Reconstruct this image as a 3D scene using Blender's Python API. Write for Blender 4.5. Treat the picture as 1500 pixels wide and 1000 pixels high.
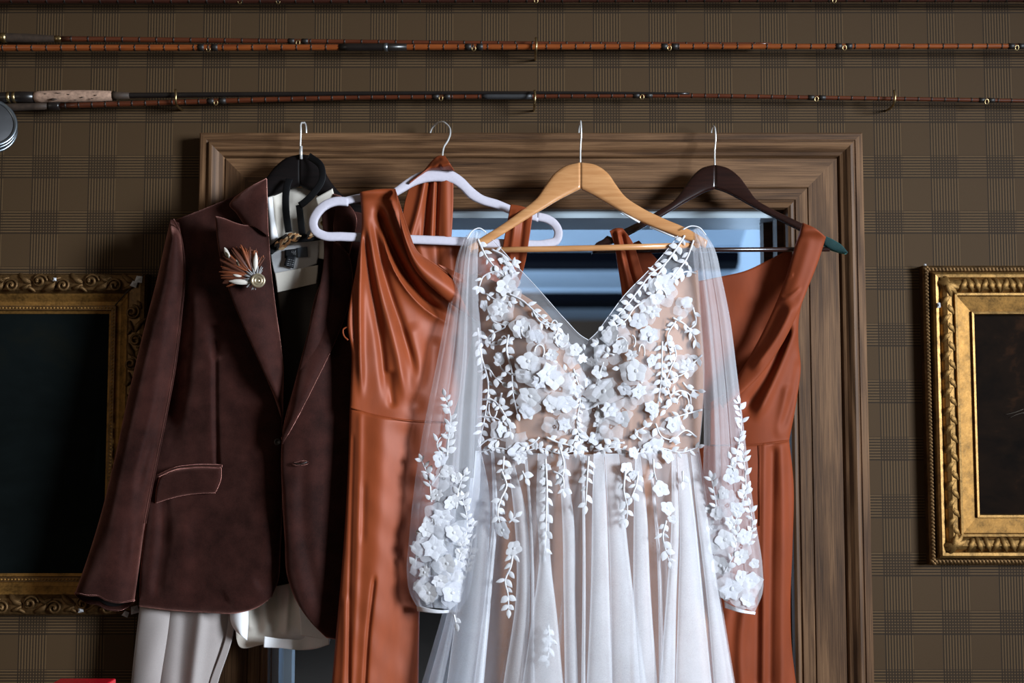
import bpy, bmesh, math, random
import numpy as np
from mathutils import Vector, Matrix
random.seed(7); rng = np.random.default_rng(11)
S = bpy.context.scene; C = S.collection
for o in list(bpy.data.objects): bpy.data.objects.remove(o)
PI = math.pi
# ---------------------------------------------------------------- camera
F = 1666.67; TILT = math.radians(4.0); CY = -2.08; CZ = 1.60
cam = bpy.data.cameras.new('camera'); cam.lens = 40; cam.sensor_width = 36
cam.dof.use_dof = True; cam.dof.focus_distance = 1.97; cam.dof.aperture_fstop = 2.8
cam.clip_start = .05
co = bpy.data.objects.new('camera', cam); C.objects.link(co)
co.location = (0, CY, CZ); co.rotation_euler = (PI/2 + TILT, 0, 0); S.camera = co
# ---------------------------------------------------------------- world, daylight, exposure
S.view_settings.view_transform = 'Standard'; S.view_settings.look = 'None'
S.view_settings.exposure = 0.0; S.view_settings.gamma = 1
S.view_settings.use_curve_mapping = False
W = bpy.data.worlds.new('world'); S.world = W; W.use_nodes = True
bg = W.node_tree.nodes['Background']
bg.inputs[0].default_value = (1.0, .83, .66, 1); bg.inputs[1].default_value = 0.085
def area(name, loc, target, sx, sy, power, col):
    l = bpy.data.lights.new(name, 'AREA'); l.shape = 'RECTANGLE'; l.size = sx; l.size_y = sy
    l.energy = power; l.color = col
    o = bpy.data.objects.new(name, l); C.objects.link(o); o.location = loc
    o.rotation_euler = (Vector(target)-Vector(loc)).to_track_quat('-Z', 'Y').to_euler()
    return o
area('window_daylight', (3.25, -2.55, 2.15), (-.50, -.1, 1.60), .95, 1.25, 36.5, (.80, .90, 1.0)).data.spread = math.radians(54)
area('left_fill', (-2.9, -3.1, 2.0), (0, 0, 1.7), 1.2, 1.5, 7, (1.0, .93, .84))  # added soft fill from the left, lifts the shadows beside the casing
area('back_room_window', (-2.3, 3.6, 1.5), (.4, 3.8, 2.5), 1.6, 1.3, 230, (.50, .72, 1.0))
area('jamb_fill', (1.22, 2.7, 1.4), (-.45, .06, 1.35), .5, 1.2, 30, (.50, .72, 1.0))  # added lamp aimed at the left jamb to brighten it
S.cycles.transparent_max_bounces = 24
# ---------------------------------------------------------------- helpers
ct, st = math.cos(TILT), math.sin(TILT)
def P(px, py, Y):
    """world point at photo direction (px, py) on the plane y = Y (arrays allowed)"""
    px = np.asarray(px, float); py = np.asarray(py, float); Y = np.asarray(Y, float)
    dx = (px-750)/F; up = (500-py)/F
    lam = (Y-CY)/(ct-up*st)
    return np.stack(np.broadcast_arrays(lam*dx, Y, CZ+lam*(st+up*ct)), -1)
def PV(px, py, Y): return Vector(P(px, py, Y).tolist())
def sm(a, b, x):
    t = np.clip((np.asarray(x, float)-a)/(b-a), 0, 1); return t*t*(3-2*t)
def lerp(x, xs, ys): return np.interp(x, xs, ys)
def spline(pts, n, smooth=True):
    p = np.array(pts, float)
    d = np.r_[0, np.cumsum(np.maximum(1e-6, np.linalg.norm(np.diff(p, axis=0), axis=1)))]
    t = np.linspace(0, d[-1], n)
    if not smooth or len(p) < 3:
        return np.stack([np.interp(t, d, p[:, k]) for k in range(p.shape[1])], -1)
    m = np.zeros_like(p); dd = np.diff(d)[:, None]; sl = np.diff(p, axis=0)/dd
    m[0] = sl[0]; m[-1] = sl[-1]
    m[1:-1] = (sl[:-1]*dd[1:]+sl[1:]*dd[:-1])/(dd[1:]+dd[:-1])
    i = np.clip(np.searchsorted(d, t, side='right')-1, 0, len(p)-2)
    h = dd[i]; u = ((t-d[i])[:, None])/h
    return ((2*u**3-3*u**2+1)*p[i]+(u**3-2*u**2+u)*h*m[i]+(-2*u**3+3*u**2)*p[i+1]+(u**3-u**2)*h*m[i+1])
def coons(left, right, top=None, bot=None, nu=40, nv=80):
    """grid (nv, nu, 2) filled between four boundary polylines in photo coordinates"""
    L = spline(left, nv); R = spline(right, nv)
    s = np.linspace(0, 1, nu)[None, :, None]; t = np.linspace(0, 1, nv)[:, None, None]
    G = L[:, None]*(1-s)+R[:, None]*s
    def add(curve, a, b, w):
        c = spline(curve, nu); lin = a*(1-s[0])+b*s[0]
        return (c-lin)[None]*w
    if top: G = G+add([tuple(L[0])]+list(top)+[tuple(R[0])], L[0], R[0], 1-t)
    if bot: G = G+add([tuple(L[-1])]+list(bot)+[tuple(R[-1])], L[-1], R[-1], t)
    return G
def pdist(X, Y, pts):
    """distance, position 0..1 along and signed side for a polyline"""
    p = np.array(pts, float); best = np.full(X.shape, 1e9); along = np.zeros(X.shape); side = np.zeros(X.shape)
    seg = np.linalg.norm(np.diff(p, axis=0), axis=1); cum = np.r_[0, np.cumsum(seg)]
    for i in range(len(p)-1):
        a, b = p[i], p[i+1]; d = b-a; q = d@d+1e-9
        u = np.clip(((X-a[0])*d[0]+(Y-a[1])*d[1])/q, 0, 1)
        ex = X-a[0]-u*d[0]; ey = Y-a[1]-u*d[1]; r = np.hypot(ex, ey)
        m = r < best
        best = np.where(m, r, best); along = np.where(m, (cum[i]+u*seg[i])/cum[-1], along)
        side = np.where(m, np.sign(d[0]*ey-d[1]*ex), side)
    return best, along, side
def folds(X, Y, strokes):
    """sculpted cloth relief (metres towards the viewer): ridges (+), valleys (-), overlapping steps"""
    h = np.zeros(X.shape)
    for s in strokes:
        pts, w, a = s[0], s[1], s[2]; kind = s[3] if len(s) > 3 else 'g'
        pts = spline(pts, 12) if len(pts) > 2 else np.array(pts, float)
        d, al, sd = pdist(X, Y, pts)
        tp = sm(0, .15, al)*sm(0, .2, 1-al) if 'n' not in kind else 1
        if 'g' in kind: h += a*np.exp(-(d/w)**2)*tp
        if 'e' in kind: h += a*np.exp(-d/w)*tp
        if 's' in kind: h += a*(sd > 0)*np.exp(-d/w)*tp
        if 'z' in kind: h += a*np.tanh(sd*d/3)*np.exp(-d/w)*tp
    return h
def nz(X, Y, sc, seed=0):
    """smooth pseudo noise, about -1..1"""
    r = np.random.default_rng(seed); h = 0
    for k in range(7):
        a = r.uniform(0, 2*PI); f = r.uniform(.5, 1.6)/sc
        h = h+np.sin((X*math.cos(a)+Y*math.sin(a))*f*2*PI+r.uniform(0, 6.28))
    return h/4
# ---------------------------------------------------------------- objects
def link(name, me, parent=None, mat=None, smooth=True):
    o = bpy.data.objects.new(name, me); C.objects.link(o)
    if mat is not None and not me.materials: me.materials.append(mat)
    if smooth: me.shade_smooth()
    if parent is not None: o.parent = parent
    return o
def origin(o):
    v = Vector((0, 0, 0))
    while o is not None: v += o.location; o = o.parent
    return v
def mesh(name, V, Fc, mat, parent=None, smooth=True):
    V = np.asarray(V, float).reshape(-1, 3)
    if parent is not None: V = V-np.array(origin(parent))
    me = bpy.data.meshes.new(name); me.from_pydata(V.tolist(), [], Fc); me.update()
    return link(name, me, parent, mat, smooth)
def thing(name, label, cat, loc, group=None):
    o = bpy.data.objects.new(name, None); C.objects.link(o); o.location = loc
    o.empty_display_size = .05
    return tag(o, label, cat, group)
def tag(o, label, cat, group=None):
    o['label'] = label; o['category'] = cat
    if group: o['group'] = group
    return o
def struct(o): o['kind'] = 'structure'; return o
def grid_faces(nv, nu, off=0, flip=False):
    i = np.arange(nv-1)[:, None]*nu+np.arange(nu-1)[None]; i = i.ravel()+off
    q = np.stack([i, i+nu, i+nu+1, i+1], -1)
    if flip: q = q[:, ::-1]
    return q.tolist()
def sheet(name, parent, mat, G, D, back=None, thick=.0025):
    """cloth with a front and a back: G photo grid, D depth of the front, back depth of the rear"""
    nv, nu = D.shape
    A = P(G[..., 0], G[..., 1], D)
    B = P(G[..., 0], G[..., 1], D+thick if back is None else back)
    if back is None:                       # keep the rear exactly behind the front
        B = A+np.array([0, thick, 0])
    V = np.concatenate([A.reshape(-1, 3), B.reshape(-1, 3)]); n = nv*nu
    f = grid_faces(nv, nu)+grid_faces(nv, nu, n, True)
    loop = [j for j in range(nu)]+[i*nu+nu-1 for i in range(1, nv)]+[(nv-1)*nu+j for j in range(nu-2, -1, -1)]+[i*nu for i in range(nv-2, 0, -1)]
    for a, b in zip(loop, loop[1:]+loop[:1]): f.append([a, b, b+n, a+n])
    return mesh(name, V, f, mat, parent)
def film(name, parent, mat, V):
    nv, nu = V.shape[:2]; return mesh(name, V, grid_faces(nv, nu), mat, parent)
def box_data(x0, x1, y0, y1, z0, z1):
    v = [(x, y, z) for x in (x0, x1) for y in (y0, y1) for z in (z0, z1)]
    return v, [[0, 1, 3, 2], [4, 6, 7, 5], [0, 4, 5, 1], [2, 3, 7, 6], [0, 2, 6, 4], [1, 5, 7, 3]]
def boxes(name, lst, mat, parent=None, bevel=0):
    V = []; f = []
    for b in lst:
        v, q = box_data(*b); n = len(V); V += v; f += [[i+n for i in c] for c in q]
    o = mesh(name, V, f, mat, parent, smooth=False)
    if bevel:
        m = o.modifiers.new('bevel', 'BEVEL'); m.width = bevel; m.segments = 2
    return o
def tube_data(path, rad, seg=10, flat=None, nrm=None, caps=True):
    """sweep; rad scalar/array; flat: second radius along nrm (fixed direction)"""
    p = np.array(path, float); n = len(p)
    r1 = np.broadcast_to(np.asarray(rad, float), (n,)); r2 = r1 if flat is None else np.broadcast_to(np.asarray(flat, float), (n,))
    T = np.gradient(p, axis=0); T /= np.linalg.norm(T, axis=1)[:, None]+1e-12
    if nrm is None:
        N = np.zeros_like(p); a = np.array([0, 1, 0.]) if abs(T[0, 1]) < .8 else np.array([1, 0, 0.])
        for i in range(n):
            a = a-T[i]*(a@T[i]); a /= np.linalg.norm(a)+1e-12; N[i] = a
    else:
        N = np.broadcast_to(np.array(nrm, float), p.shape).copy(); N -= T*(N*T).sum(1)[:, None]; N /= np.linalg.norm(N, axis=1)[:, None]
    Bn = np.cross(T, N); a = np.linspace(0, 2*PI, seg, endpoint=False)
    ca, sa = np.cos(a), np.sin(a)
    if flat is not None:
        ca = np.sign(ca)*np.abs(ca)**.6; sa = np.sign(sa)*np.abs(sa)**.6
    V = p[:, None]+Bn[:, None]*(ca[None, :, None]*r1[:, None, None])+N[:, None]*(sa[None, :, None]*r2[:, None, None])
    f = []
    for i in range(n-1):
        for j in range(seg):
            k = (j+1) % seg; f.append([i*seg+j, i*seg+k, (i+1)*seg+k, (i+1)*seg+j])
    if caps: f.append(list(range(seg))[::-1]); f.append([(n-1)*seg+j for j in range(seg)])
    return V.reshape(-1, 3), f
def tube(name, path, rad, mat, parent=None, **k):
    V, f = tube_data(path, rad, **k); return mesh(name, V, f, mat, parent)
def joined(name, parts, mat, parent=None, smooth=True):
    V = []; f = []; n = 0
    for v, q in parts:
        v = np.asarray(v, float).reshape(-1, 3); V.append(v); f += [[i+n for i in c] for c in q]; n += len(v)
    return mesh(name, np.concatenate(V), f, mat, parent, smooth)
def place(name, me, parent, loc, xa, na, scale):
    """instance of a shared mesh: local x along xa, local z along na"""
    x = Vector(xa).normalized(); z = Vector(na); z = (z-x*z.dot(x)).normalized(); y = z.cross(x)
    sc = scale if hasattr(scale, '__len__') else (scale,)*3
    M = Matrix((x*sc[0], y*sc[1], z*sc[2])).transposed().to_4x4()
    M.translation = Vector(loc)-(origin(parent) if parent is not None else Vector())
    o = bpy.data.objects.new(name, me); C.objects.link(o)
    if parent is not None: o.parent = parent
    o.matrix_basis = M
    return o
def raw_mesh(name, V, f, mat, smooth=True):
    me = bpy.data.meshes.new(name); me.from_pydata([tuple(v) for v in np.asarray(V, float).reshape(-1, 3)], [], f); me.update()
    me.materials.append(mat)
    if smooth: me.shade_smooth()
    return me
# ---------------------------------------------------------------- materials
class NT:
    def __init__(s, name):
        s.m = bpy.data.materials.new(name); s.m.use_nodes = True; s.t = s.m.node_tree; s.n = s.t.nodes
        s.b = s.n['Principled BSDF']; s.out = s.n['Material Output']
    def new(s, kind, **k):
        n = s.n.new(kind)
        for a, v in k.items(): setattr(n, a, v)
        return n
    def set(s, n, i, v):
        if hasattr(v, 'is_output') or isinstance(v, bpy.types.NodeSocket): s.t.links.new(v, n.inputs[i])
        elif v is not None: n.inputs[i].default_value = v
    def math(s, op, a, b=None, c=None):
        n = s.new('ShaderNodeMath', operation=op); s.set(n, 0, a); s.set(n, 1, b)
        if c is not None: s.set(n, 2, c)
        return n.outputs[0]
    def coord(s, scale=(1, 1, 1), which='Object'):
        c = s.new('ShaderNodeTexCoord'); m = s.new('ShaderNodeMapping'); s.t.links.new(c.outputs[which], m.inputs[0])
        m.inputs['Scale'].default_value = scale; return m.outputs[0]
    def noise(s, vec, scale, detail=3, rough=.55, dist=0):
        n = s.new('ShaderNodeTexNoise'); s.t.links.new(vec, n.inputs['Vector'])
        n.inputs['Scale'].default_value = scale; n.inputs['Detail'].default_value = detail
        n.inputs['Roughness'].default_value = rough; n.inputs['Distortion'].default_value = dist; return n.outputs[0]
    def ramp(s, f, stops):
        n = s.new('ShaderNodeValToRGB'); s.t.links.new(f, n.inputs[0]); e = n.color_ramp.elements
        while len(e) < len(stops): e.new(.5)
        for q, (p, c) in zip(e, stops): q.position = p; q.color = (*c, 1)
        return n.outputs[0]
    def mix(s, f, a, b):
        n = s.new('ShaderNodeMix', data_type='RGBA'); s.set(n, 0, f)
        s.set(n, 6, (*a, 1) if isinstance(a, tuple) else a); s.set(n, 7, (*b, 1) if isinstance(b, tuple) else b); return n.outputs[2]
    def bump(s, h, strength=.3, dist=.002):
        n = s.new('ShaderNodeBump'); s.t.links.new(h, n.inputs['Height']); n.inputs['Strength'].default_value = strength
        n.inputs['Distance'].default_value = dist; s.t.links.new(n.outputs[0], s.b.inputs['Normal'])
    def p(s, **k):
        for a, v in k.items(): s.set(s.b, a.replace('_', ' '), (*v, 1) if isinstance(v, tuple) and len(v) == 3 else v)
        return s
def plain(name, col, rough=.5, metal=0, var=.15, scale=40, **k):
    m = NT(name); c = m.noise(m.coord(), scale)
    d = tuple(max(0, x*(1-var)) for x in col); l = tuple(min(1, x*(1+var)) for x in col)
    m.p(Base_Color=m.ramp(c, [(.3, d), (.7, l)]), Roughness=rough, Metallic=metal, **k); return m.m
def velvet(name, base, tint):
    m = NT(name); v = m.coord()
    a = m.noise(v, 28, 5, .65); b = m.noise(v, 700, 2); c = m.noise(v, 7, 3)
    f = m.math('ADD', m.math('MULTIPLY', a, .45), m.math('ADD', m.math('MULTIPLY', b, .3), m.math('MULTIPLY', c, .35)))
    m.p(Base_Color=m.ramp(f, [(.36, tuple(x*.35 for x in base)), (.72, tuple(x*1.75 for x in base))]), Roughness=.75,
        Sheen_Weight=m.math('MULTIPLY', m.math('POWER', f, 2.2), 4.6), Sheen_Roughness=.36, Sheen_Tint=tint, Specular_IOR_Level=.10)
    m.bump(m.noise(v, 1400, 2), .35, .0006); return m.m
def satin(name, base, rough=.36):
    m = NT(name); v = m.coord((1, 1, .35))
    a = m.noise(v, 30, 3); w = m.noise(m.coord((900, 900, 60)), 1, 2)
    m.p(Base_Color=m.ramp(a, [(.3, tuple(x*.85 for x in base)), (.7, tuple(min(1, x*1.12) for x in base))]), Roughness=rough,
        Specular_IOR_Level=.50, Specular_Tint=tuple(min(1, .35+x*2) for x in base), Sheen_Weight=.04, Sheen_Tint=(1, .5, .3))
    m.bump(w, .12, .0004); return m.m
def cloth(name, base, rough=.85, weave=1200):
    m = NT(name); v = m.coord(); a = m.noise(v, 14, 3); w = m.noise(v, weave, 1)
    f = m.math('ADD', m.math('MULTIPLY', a, .6), m.math('MULTIPLY', w, .4))
    m.p(Base_Color=m.ramp(f, [(.3, tuple(x*.88 for x in base)), (.7, tuple(min(1, x*1.08) for x in base))]), Roughness=rough, Sheen_Weight=.1)
    m.bump(w, .2, .0004); return m.m
def tulle(name, alpha, col=(.93, .93, .97)):
    m = NT(name); v = m.coord((1, 1, 1)); fine = m.noise(v, 1500, 1); big = m.noise(v, 16, 2)
    d = m.new('ShaderNodeBsdfDiffuse'); d.inputs[0].default_value = (*col, 1)
    t = m.new('ShaderNodeBsdfTranslucent'); t.inputs[0].default_value = (*col, 1)
    x = m.new('ShaderNodeMixShader'); x.inputs[0].default_value = .35
    m.t.links.new(d.outputs[0], x.inputs[1]); m.t.links.new(t.outputs[0], x.inputs[2])
    tr = m.new('ShaderNodeBsdfTransparent'); y = m.new('ShaderNodeMixShader')
    f = m.math('MULTIPLY', m.math('ADD', m.math('MULTIPLY', fine, .9), m.math('ADD', m.math('MULTIPLY', big, .5), .3)), alpha)
    m.t.links.new(f, y.inputs[0]); m.t.links.new(tr.outputs[0], y.inputs[1]); m.t.links.new(x.outputs[0], y.inputs[2])
    m.t.links.new(y.outputs[0], m.out.inputs[0]); m.n.remove(m.b); return m.m
def lace(name, col=(.72, .71, .74), sequin=False):
    m = NT(name); v = m.coord(); a = m.noise(v, 60, 3)
    m.p(Base_Color=m.ramp(a, [(.3, tuple(x*.86 for x in col)), (.7, tuple(min(1, x*1.08) for x in col))]), Roughness=.55 if not sequin else .4,
        Sheen_Weight=.2, Specular_IOR_Level=.3 if not sequin else .6)
    q = m.new('ShaderNodeTexVoronoi'); m.t.links.new(v, q.inputs['Vector']); q.inputs['Scale'].default_value = 620 if sequin else 900
    m.bump(q.outputs[0], .45 if sequin else .35, .0009); return m.m
def oak(name, dark=1.0):
    """wood with the grain along local x"""
    m = NT(name); c = m.new('ShaderNodeTexCoord'); oi = m.new('ShaderNodeObjectInfo')
    ad = m.new('ShaderNodeVectorMath', operation='ADD'); m.t.links.new(c.outputs['Object'], ad.inputs[0])
    sc = m.new('ShaderNodeVectorMath', operation='SCALE'); sc.inputs[0].default_value = (3.1, 7.7, 5.3); m.t.links.new(oi.outputs['Random'], sc.inputs['Scale'])
    m.t.links.new(sc.outputs[0], ad.inputs[1])
    def mp(s):
        q = m.new('ShaderNodeMapping'); m.t.links.new(ad.outputs[0], q.inputs[0]); q.inputs['Scale'].default_value = s; return q.outputs[0]
    fine = m.noise(mp((9, 620, 620)), 1, 4, .7); mid = m.noise(mp((3, 90, 90)), 1, 4, .65, .8)
    w = m.new('ShaderNodeTexWave', wave_type='BANDS', bands_direction='Y'); m.t.links.new(mp((.45, 6, 6)), w.inputs[0])
    w.inputs['Scale'].default_value = 4.0; w.inputs['Distortion'].default_value = 9; w.inputs['Detail'].default_value = 3; w.inputs['Detail Scale'].default_value = 1.2
    f = m.math('ADD', m.math('MULTIPLY', fine, .55), m.math('ADD', m.math('MULTIPLY', mid, .30), m.math('MULTIPLY', w.outputs[1], .15)))
    k = dark*.78
    m.p(Base_Color=m.ramp(f, [(.30, (.030*k, .013*k, .0055*k)), (.48, (.125*k, .060*k, .026*k)), (.66, (.27*k, .140*k, .066*k))]),
        Roughness=m.math('ADD', m.math('MULTIPLY', fine, .3), .42), Specular_IOR_Level=.25)
    m.bump(f, .25, .0012); return m.m
def gilt(name, base, rough=.42):
    m = NT(name); v = m.coord(which='Generated'); c = m.coord()
    a = m.noise(c, 45, 5, .7); b = m.noise(c, 260, 3)
    f = m.math('ADD', m.math('MULTIPLY', a, .7), m.math('MULTIPLY', b, .3))
    m.p(Base_Color=m.ramp(f, [(.32, tuple(x*.25 for x in base)), (.5, tuple(x*.8 for x in base)), (.72, tuple(min(1, x*1.25) for x in base))]),
        Metallic=.75, Roughness=m.math('ADD', m.math('MULTIPLY', b, .3), rough-.15))
    m.bump(f, .35, .0015); return m.m
def wallpaper():
    m = NT('glen_check_wallpaper'); c = m.new('ShaderNodeTexCoord'); sp = m.new('ShaderNodeSeparateXYZ'); m.t.links.new(c.outputs['Object'], sp.inputs[0])
    x, z = sp.outputs[0], sp.outputs[2]; pit = .1040; th = pit/20
    def line(u, period, duty, off=0):          # 1 on the line
        f = m.math('FRACT', m.math('ADD', m.math('DIVIDE', u, period), 100+off)); return m.math('LESS_THAN', f, duty)
    bx = line(x, pit, .5, .545); bz = line(z, pit, .42, .31)
    lx = line(x, th*1.0, .5); lz = line(z, th*1.0, .5)
    fx = line(x, th/2.6, .5); fz = line(z, th/2.6, .5)
    base = (.067, .0365, .0150); dk = (.0080, .0040, .0020); lt = (.165, .096, .042)
    weave = m.math('ABSOLUTE', m.math('SUBTRACT', fx, fz))
    col = m.mix(m.math('MULTIPLY', weave, .35), base, (.044, .025, .011))
    dark = m.math('MAXIMUM', m.math('MULTIPLY', bx, lx), m.math('MULTIPLY', bz, lz)); band = m.math('MAXIMUM', bx, bz)
    col = m.mix(m.math('MULTIPLY', band, .42), col, lt); col = m.mix(m.math('MULTIPLY', dark, .84), col, dk)
    # coarse over-check edges, a hair darker
    ex = line(x, pit, .022, .545); ez = line(z, pit, .022, .31)
    col = m.mix(m.math('MULTIPLY', m.math('MAXIMUM', ex, ez), .5), col, dk)
    n = m.noise(m.coord(), 5, 3); col = m.mix(m.math('MULTIPLY', n, .35), col, (.048, .027, .011))
    m.p(Base_Color=col, Roughness=.8, Specular_IOR_Level=.25)
    m.bump(m.noise(m.coord(), 700, 2), .25, .0006); return m.m
M = {}
M['wall'] = wallpaper(); M['oak'] = oak('brown_oak'); M['darkwood'] = plain('dark_panelling', (.03, .017, .009), .5, scale=12)
M['velvet'] = velvet('brown_velvet', (.024, .0066, .0048), (1.0, .46, .38))
M['rust'] = satin('rust_satin', (.215, .043, .0125), .48); M['rust2'] = satin('rust_crepe', (.185, .034, .0088), .65)
M['lining'] = satin('nude_lining', (.29, .138, .080), .5); M['nude'] = cloth('nude_mesh', (.36, .175, .095), .7)
M['tulle'] = tulle('white_tulle', .21); M['tulle_fine'] = tulle('illusion_tulle', .12)
M['tulle_band'] = tulle('gathered_tulle', .40, (.94, .95, .99)); M['gauze'] = tulle('lace_gauze', .42, (.92, .92, .96)); M['tulle_edge'] = lace('tulle_binding', (.82, .83, .88)); M['lace'] = lace('white_lace'); M['sequin'] = lace('sequined_lace', (.74, .74, .80), True)
M['cream'] = cloth('cream_cotton', (.70, .64, .56)); M['white'] = cloth('white_cotton', (.80, .79, .80)); M['trouser'] = cloth('stone_wool', (.36, .315, .30), .9, 700)
M['black'] = plain('black_ribbon', (.005, .005, .006), .6, Specular_IOR_Level=.2); M['tagblack'] = plain('black_label', (.012, .014, .018), .6); M['tagprint'] = plain('label_print', (.55, .55, .58), .6)
M['chrome'] = plain('chrome_wire', (.82, .81, .80), .3, .5, .05); M['brass'] = plain('aged_brass', (.45, .33, .16), .32, 1, .2)
M['gold'] = gilt('gilt', (.36, .195, .058), .5); M['gold_flat'] = gilt('gilt_flat', (.33, .165, .040), .58); M['gold_dark'] = gilt('dark_gilt', (.17, .090, .032), .52)
M['whiteplastic'] = plain('white_flock', (.45, .42, .48), .65, 0, .04, 200)
M['maple'] = None
def grainwood(name, c0, c1, rough, coat=.4, spec=.5):
    m = NT(name); v = m.coord((14, 60, 160)); a = m.noise(v, 1, 4, .6, .3)
    m.p(Base_Color=m.ramp(a, [(.3, c0), (.7, c1)]), Roughness=rough, Coat_Weight=coat, Coat_Roughness=.15, Specular_IOR_Level=spec); m.bump(a, .08, .0006); return m.m
M['maple'] = grainwood('varnished_maple', (.46, .205, .075), (.60, .30, .125), .35); M['mahogany'] = grainwood('mahogany_stain', (.011, .0035, .003), (.022, .007, .005), .25, .3)
M['blackwood'] = grainwood('black_stain', (.004, .003, .003), (.008, .005, .005), .6, 0, .12); M['teal'] = velvet('teal_velvet', (.012, .03, .03), (.2, .6, .55))
M['cane'] = grainwood('split_cane', (.16, .034, .008), (.30, .075, .016), .3, .5); M['cane_dark'] = grainwood('dark_cane', (.060, .014, .006), (.115, .028, .010), .3, .4)
M['cork'] = plain('cork', (.38, .235, .165), .85, 0, .3, 160); M['darkcork'] = plain('old_cork', (.040, .023, .014), .7, 0, .3, 120)
M['wrap'] = plain('dark_thread', (.012, .008, .006), .5); M['rodblack'] = plain('black_rod', (.012, .009, .008), .3)
M['reel'] = plain('grey_reel_metal', (.23, .26, .29), .3, .9, .08); M['reel_dark'] = plain('dark_reel_metal', (.055, .055, .058), .5, .5)
M['red'] = plain('red_lacquer', (.60, .008, .02), .2, 0, .06); M['plaster'] = plain('chipped_plaster', (.50, .50, .52), .9, 0, .2, 90)
# ================================================================ setting
zt = float(P(770, 192, -.045)[2]); xlo = float(P(290, 195, -.045)[0]); xro = float(P(1266, 195, -.045)[0])
CW = .140; xl = xlo+CW; xr = xro-CW; zin = zt-CW
struct(boxes('wall_back', [(-2.6, xl-.0, 0, .12, 0, 2.9), (xr, 2.6, 0, .12, 0, 2.9), (xl, xr, 0, .12, zin, 2.9)], M['wall']))
struct(boxes('floor', [(-2.6, 2.6, -4, .12, -.05, 0)], M['darkwood']))
def casing(name, loc, rot, e0, e1, label=None):
    """door casing with grain along its length; e0/e1(w) give the ends (mitres) at width w"""
    prof = {'board': [(.0455, .012), (.0455, .0325), (.047, .034), (.0985, .034), (.1, .0325), (.1, .012)],
            'outer_moulding': [(0, .014), (0, .041), (.002, .043), (.013, .043), (.0145, .041), (.016, .041), (.019, .049), (.024, .050), (.030, .046), (.036, .040), (.041, .0375), (.043, .034), (.0445, .030), (.0445, .012), (.03, .012), (.03, .030), (.012, .030), (.012, .014)],
            'inner_bead': [(.101, .012), (.101, .0325), (.1025, .034), (.122, .034), (.1235, .031), (.125, .031), (.127, .036), (.132, .038), (.137, .035), (.1395, .028), (.1395, .0)]}
    objs = {}
    for k, pr in prof.items():
        n = len(pr); V = [(e0(w), -d*.8, -w) for w, d in pr]+[(e1(w), -d*.8, -w) for w, d in pr]
        f = [[i, (i+1) % n, (i+1) % n+n, i+n] for i in range(n)]+[list(range(n))[::-1], list(range(n, 2*n))]
        me = raw_mesh(k, V, f, M['oak'], smooth=False)
        b = bmesh.new(); b.from_mesh(me); bmesh.ops.recalc_face_normals(b, faces=b.faces); b.to_mesh(me); b.free()
        o = bpy.data.objects.new(name if k == 'board' else k, me); C.objects.link(o); objs[k] = o
    r = objs['board']; r.location = loc; r.rotation_euler = (0, rot, 0); struct(r)
    for k in ('outer_moulding', 'inner_bead'): objs[k].parent = r
    return r
casing('trim_1', (xlo, 0, zt), 0, lambda w: w, lambda w: xro-xlo-w)
casing('trim_2', (xlo, 0, zt), -PI/2, lambda w: -zt+.001, lambda w: -w)
casing('trim_3', (xro, 0, zt), PI/2, lambda w: w, lambda w: zt-.001)
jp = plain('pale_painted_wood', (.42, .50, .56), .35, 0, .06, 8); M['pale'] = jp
M['jambdark'] = oak('dark_shaded_oak', .35)  # oak darkened to carry the right jamb's shade; the side table shares it
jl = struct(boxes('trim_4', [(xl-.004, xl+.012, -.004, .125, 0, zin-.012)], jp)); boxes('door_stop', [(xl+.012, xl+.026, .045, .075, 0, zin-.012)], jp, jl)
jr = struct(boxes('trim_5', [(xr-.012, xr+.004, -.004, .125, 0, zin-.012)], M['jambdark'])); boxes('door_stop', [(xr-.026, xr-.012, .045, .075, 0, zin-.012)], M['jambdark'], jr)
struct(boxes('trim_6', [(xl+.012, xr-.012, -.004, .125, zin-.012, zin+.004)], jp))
# room beyond the doorway
cp = plain('pale_ceiling_paint', (.46, .53, .60), .45, 0, .05, 5); bm_ = plain('dark_beam_stain', (.003, .003, .005), .9, Specular_IOR_Level=.05); fw = plain('brown_panelling', (.075, .036, .014), .6, scale=3)
ceil = struct(boxes('ceiling', [(-3.2, 2.2, .12, 8.2, 2.5, 2.56)], cp))
for y0, y1 in ((3.9, 4.24), (5.82, 6.42)):
    boxes('ceiling_beam', [(-3.2, 2.2, y0, y1, 2.44, 2.5)], bm_, ceil)
    boxes('beam_moulding', [(-3.2, 2.2, y0-.16, y0-.10, 2.485, 2.5)], cp, ceil)
struct(boxes('wall_far', [(-3.2, 2.2, 8.0, 8.1, 0, 2.5)], fw))
struct(boxes('wall_left', [(-3.25, -3.15, .12, 8.0, 0, 2.5)], M['darkwood']))
a0, a1 = np.array([.62, .13]), np.array([1.84, 8.0]); nrm = np.array([.1, -.015])
V = [(*q, z) for z in (0, 2.5) for q in (a0, a1, a1+nrm, a0+nrm)]
struct(mesh('wall_right', V, [[0, 1, 5, 4], [1, 2, 6, 5], [2, 3, 7, 6], [3, 0, 4, 7], [4, 5, 6, 7], [3, 2, 1, 0]], cp, smooth=False))
struct(boxes('floor_2', [(-3.2, 2.2, .12, 8.1, -.05, 0)], M['darkwood']))
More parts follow.
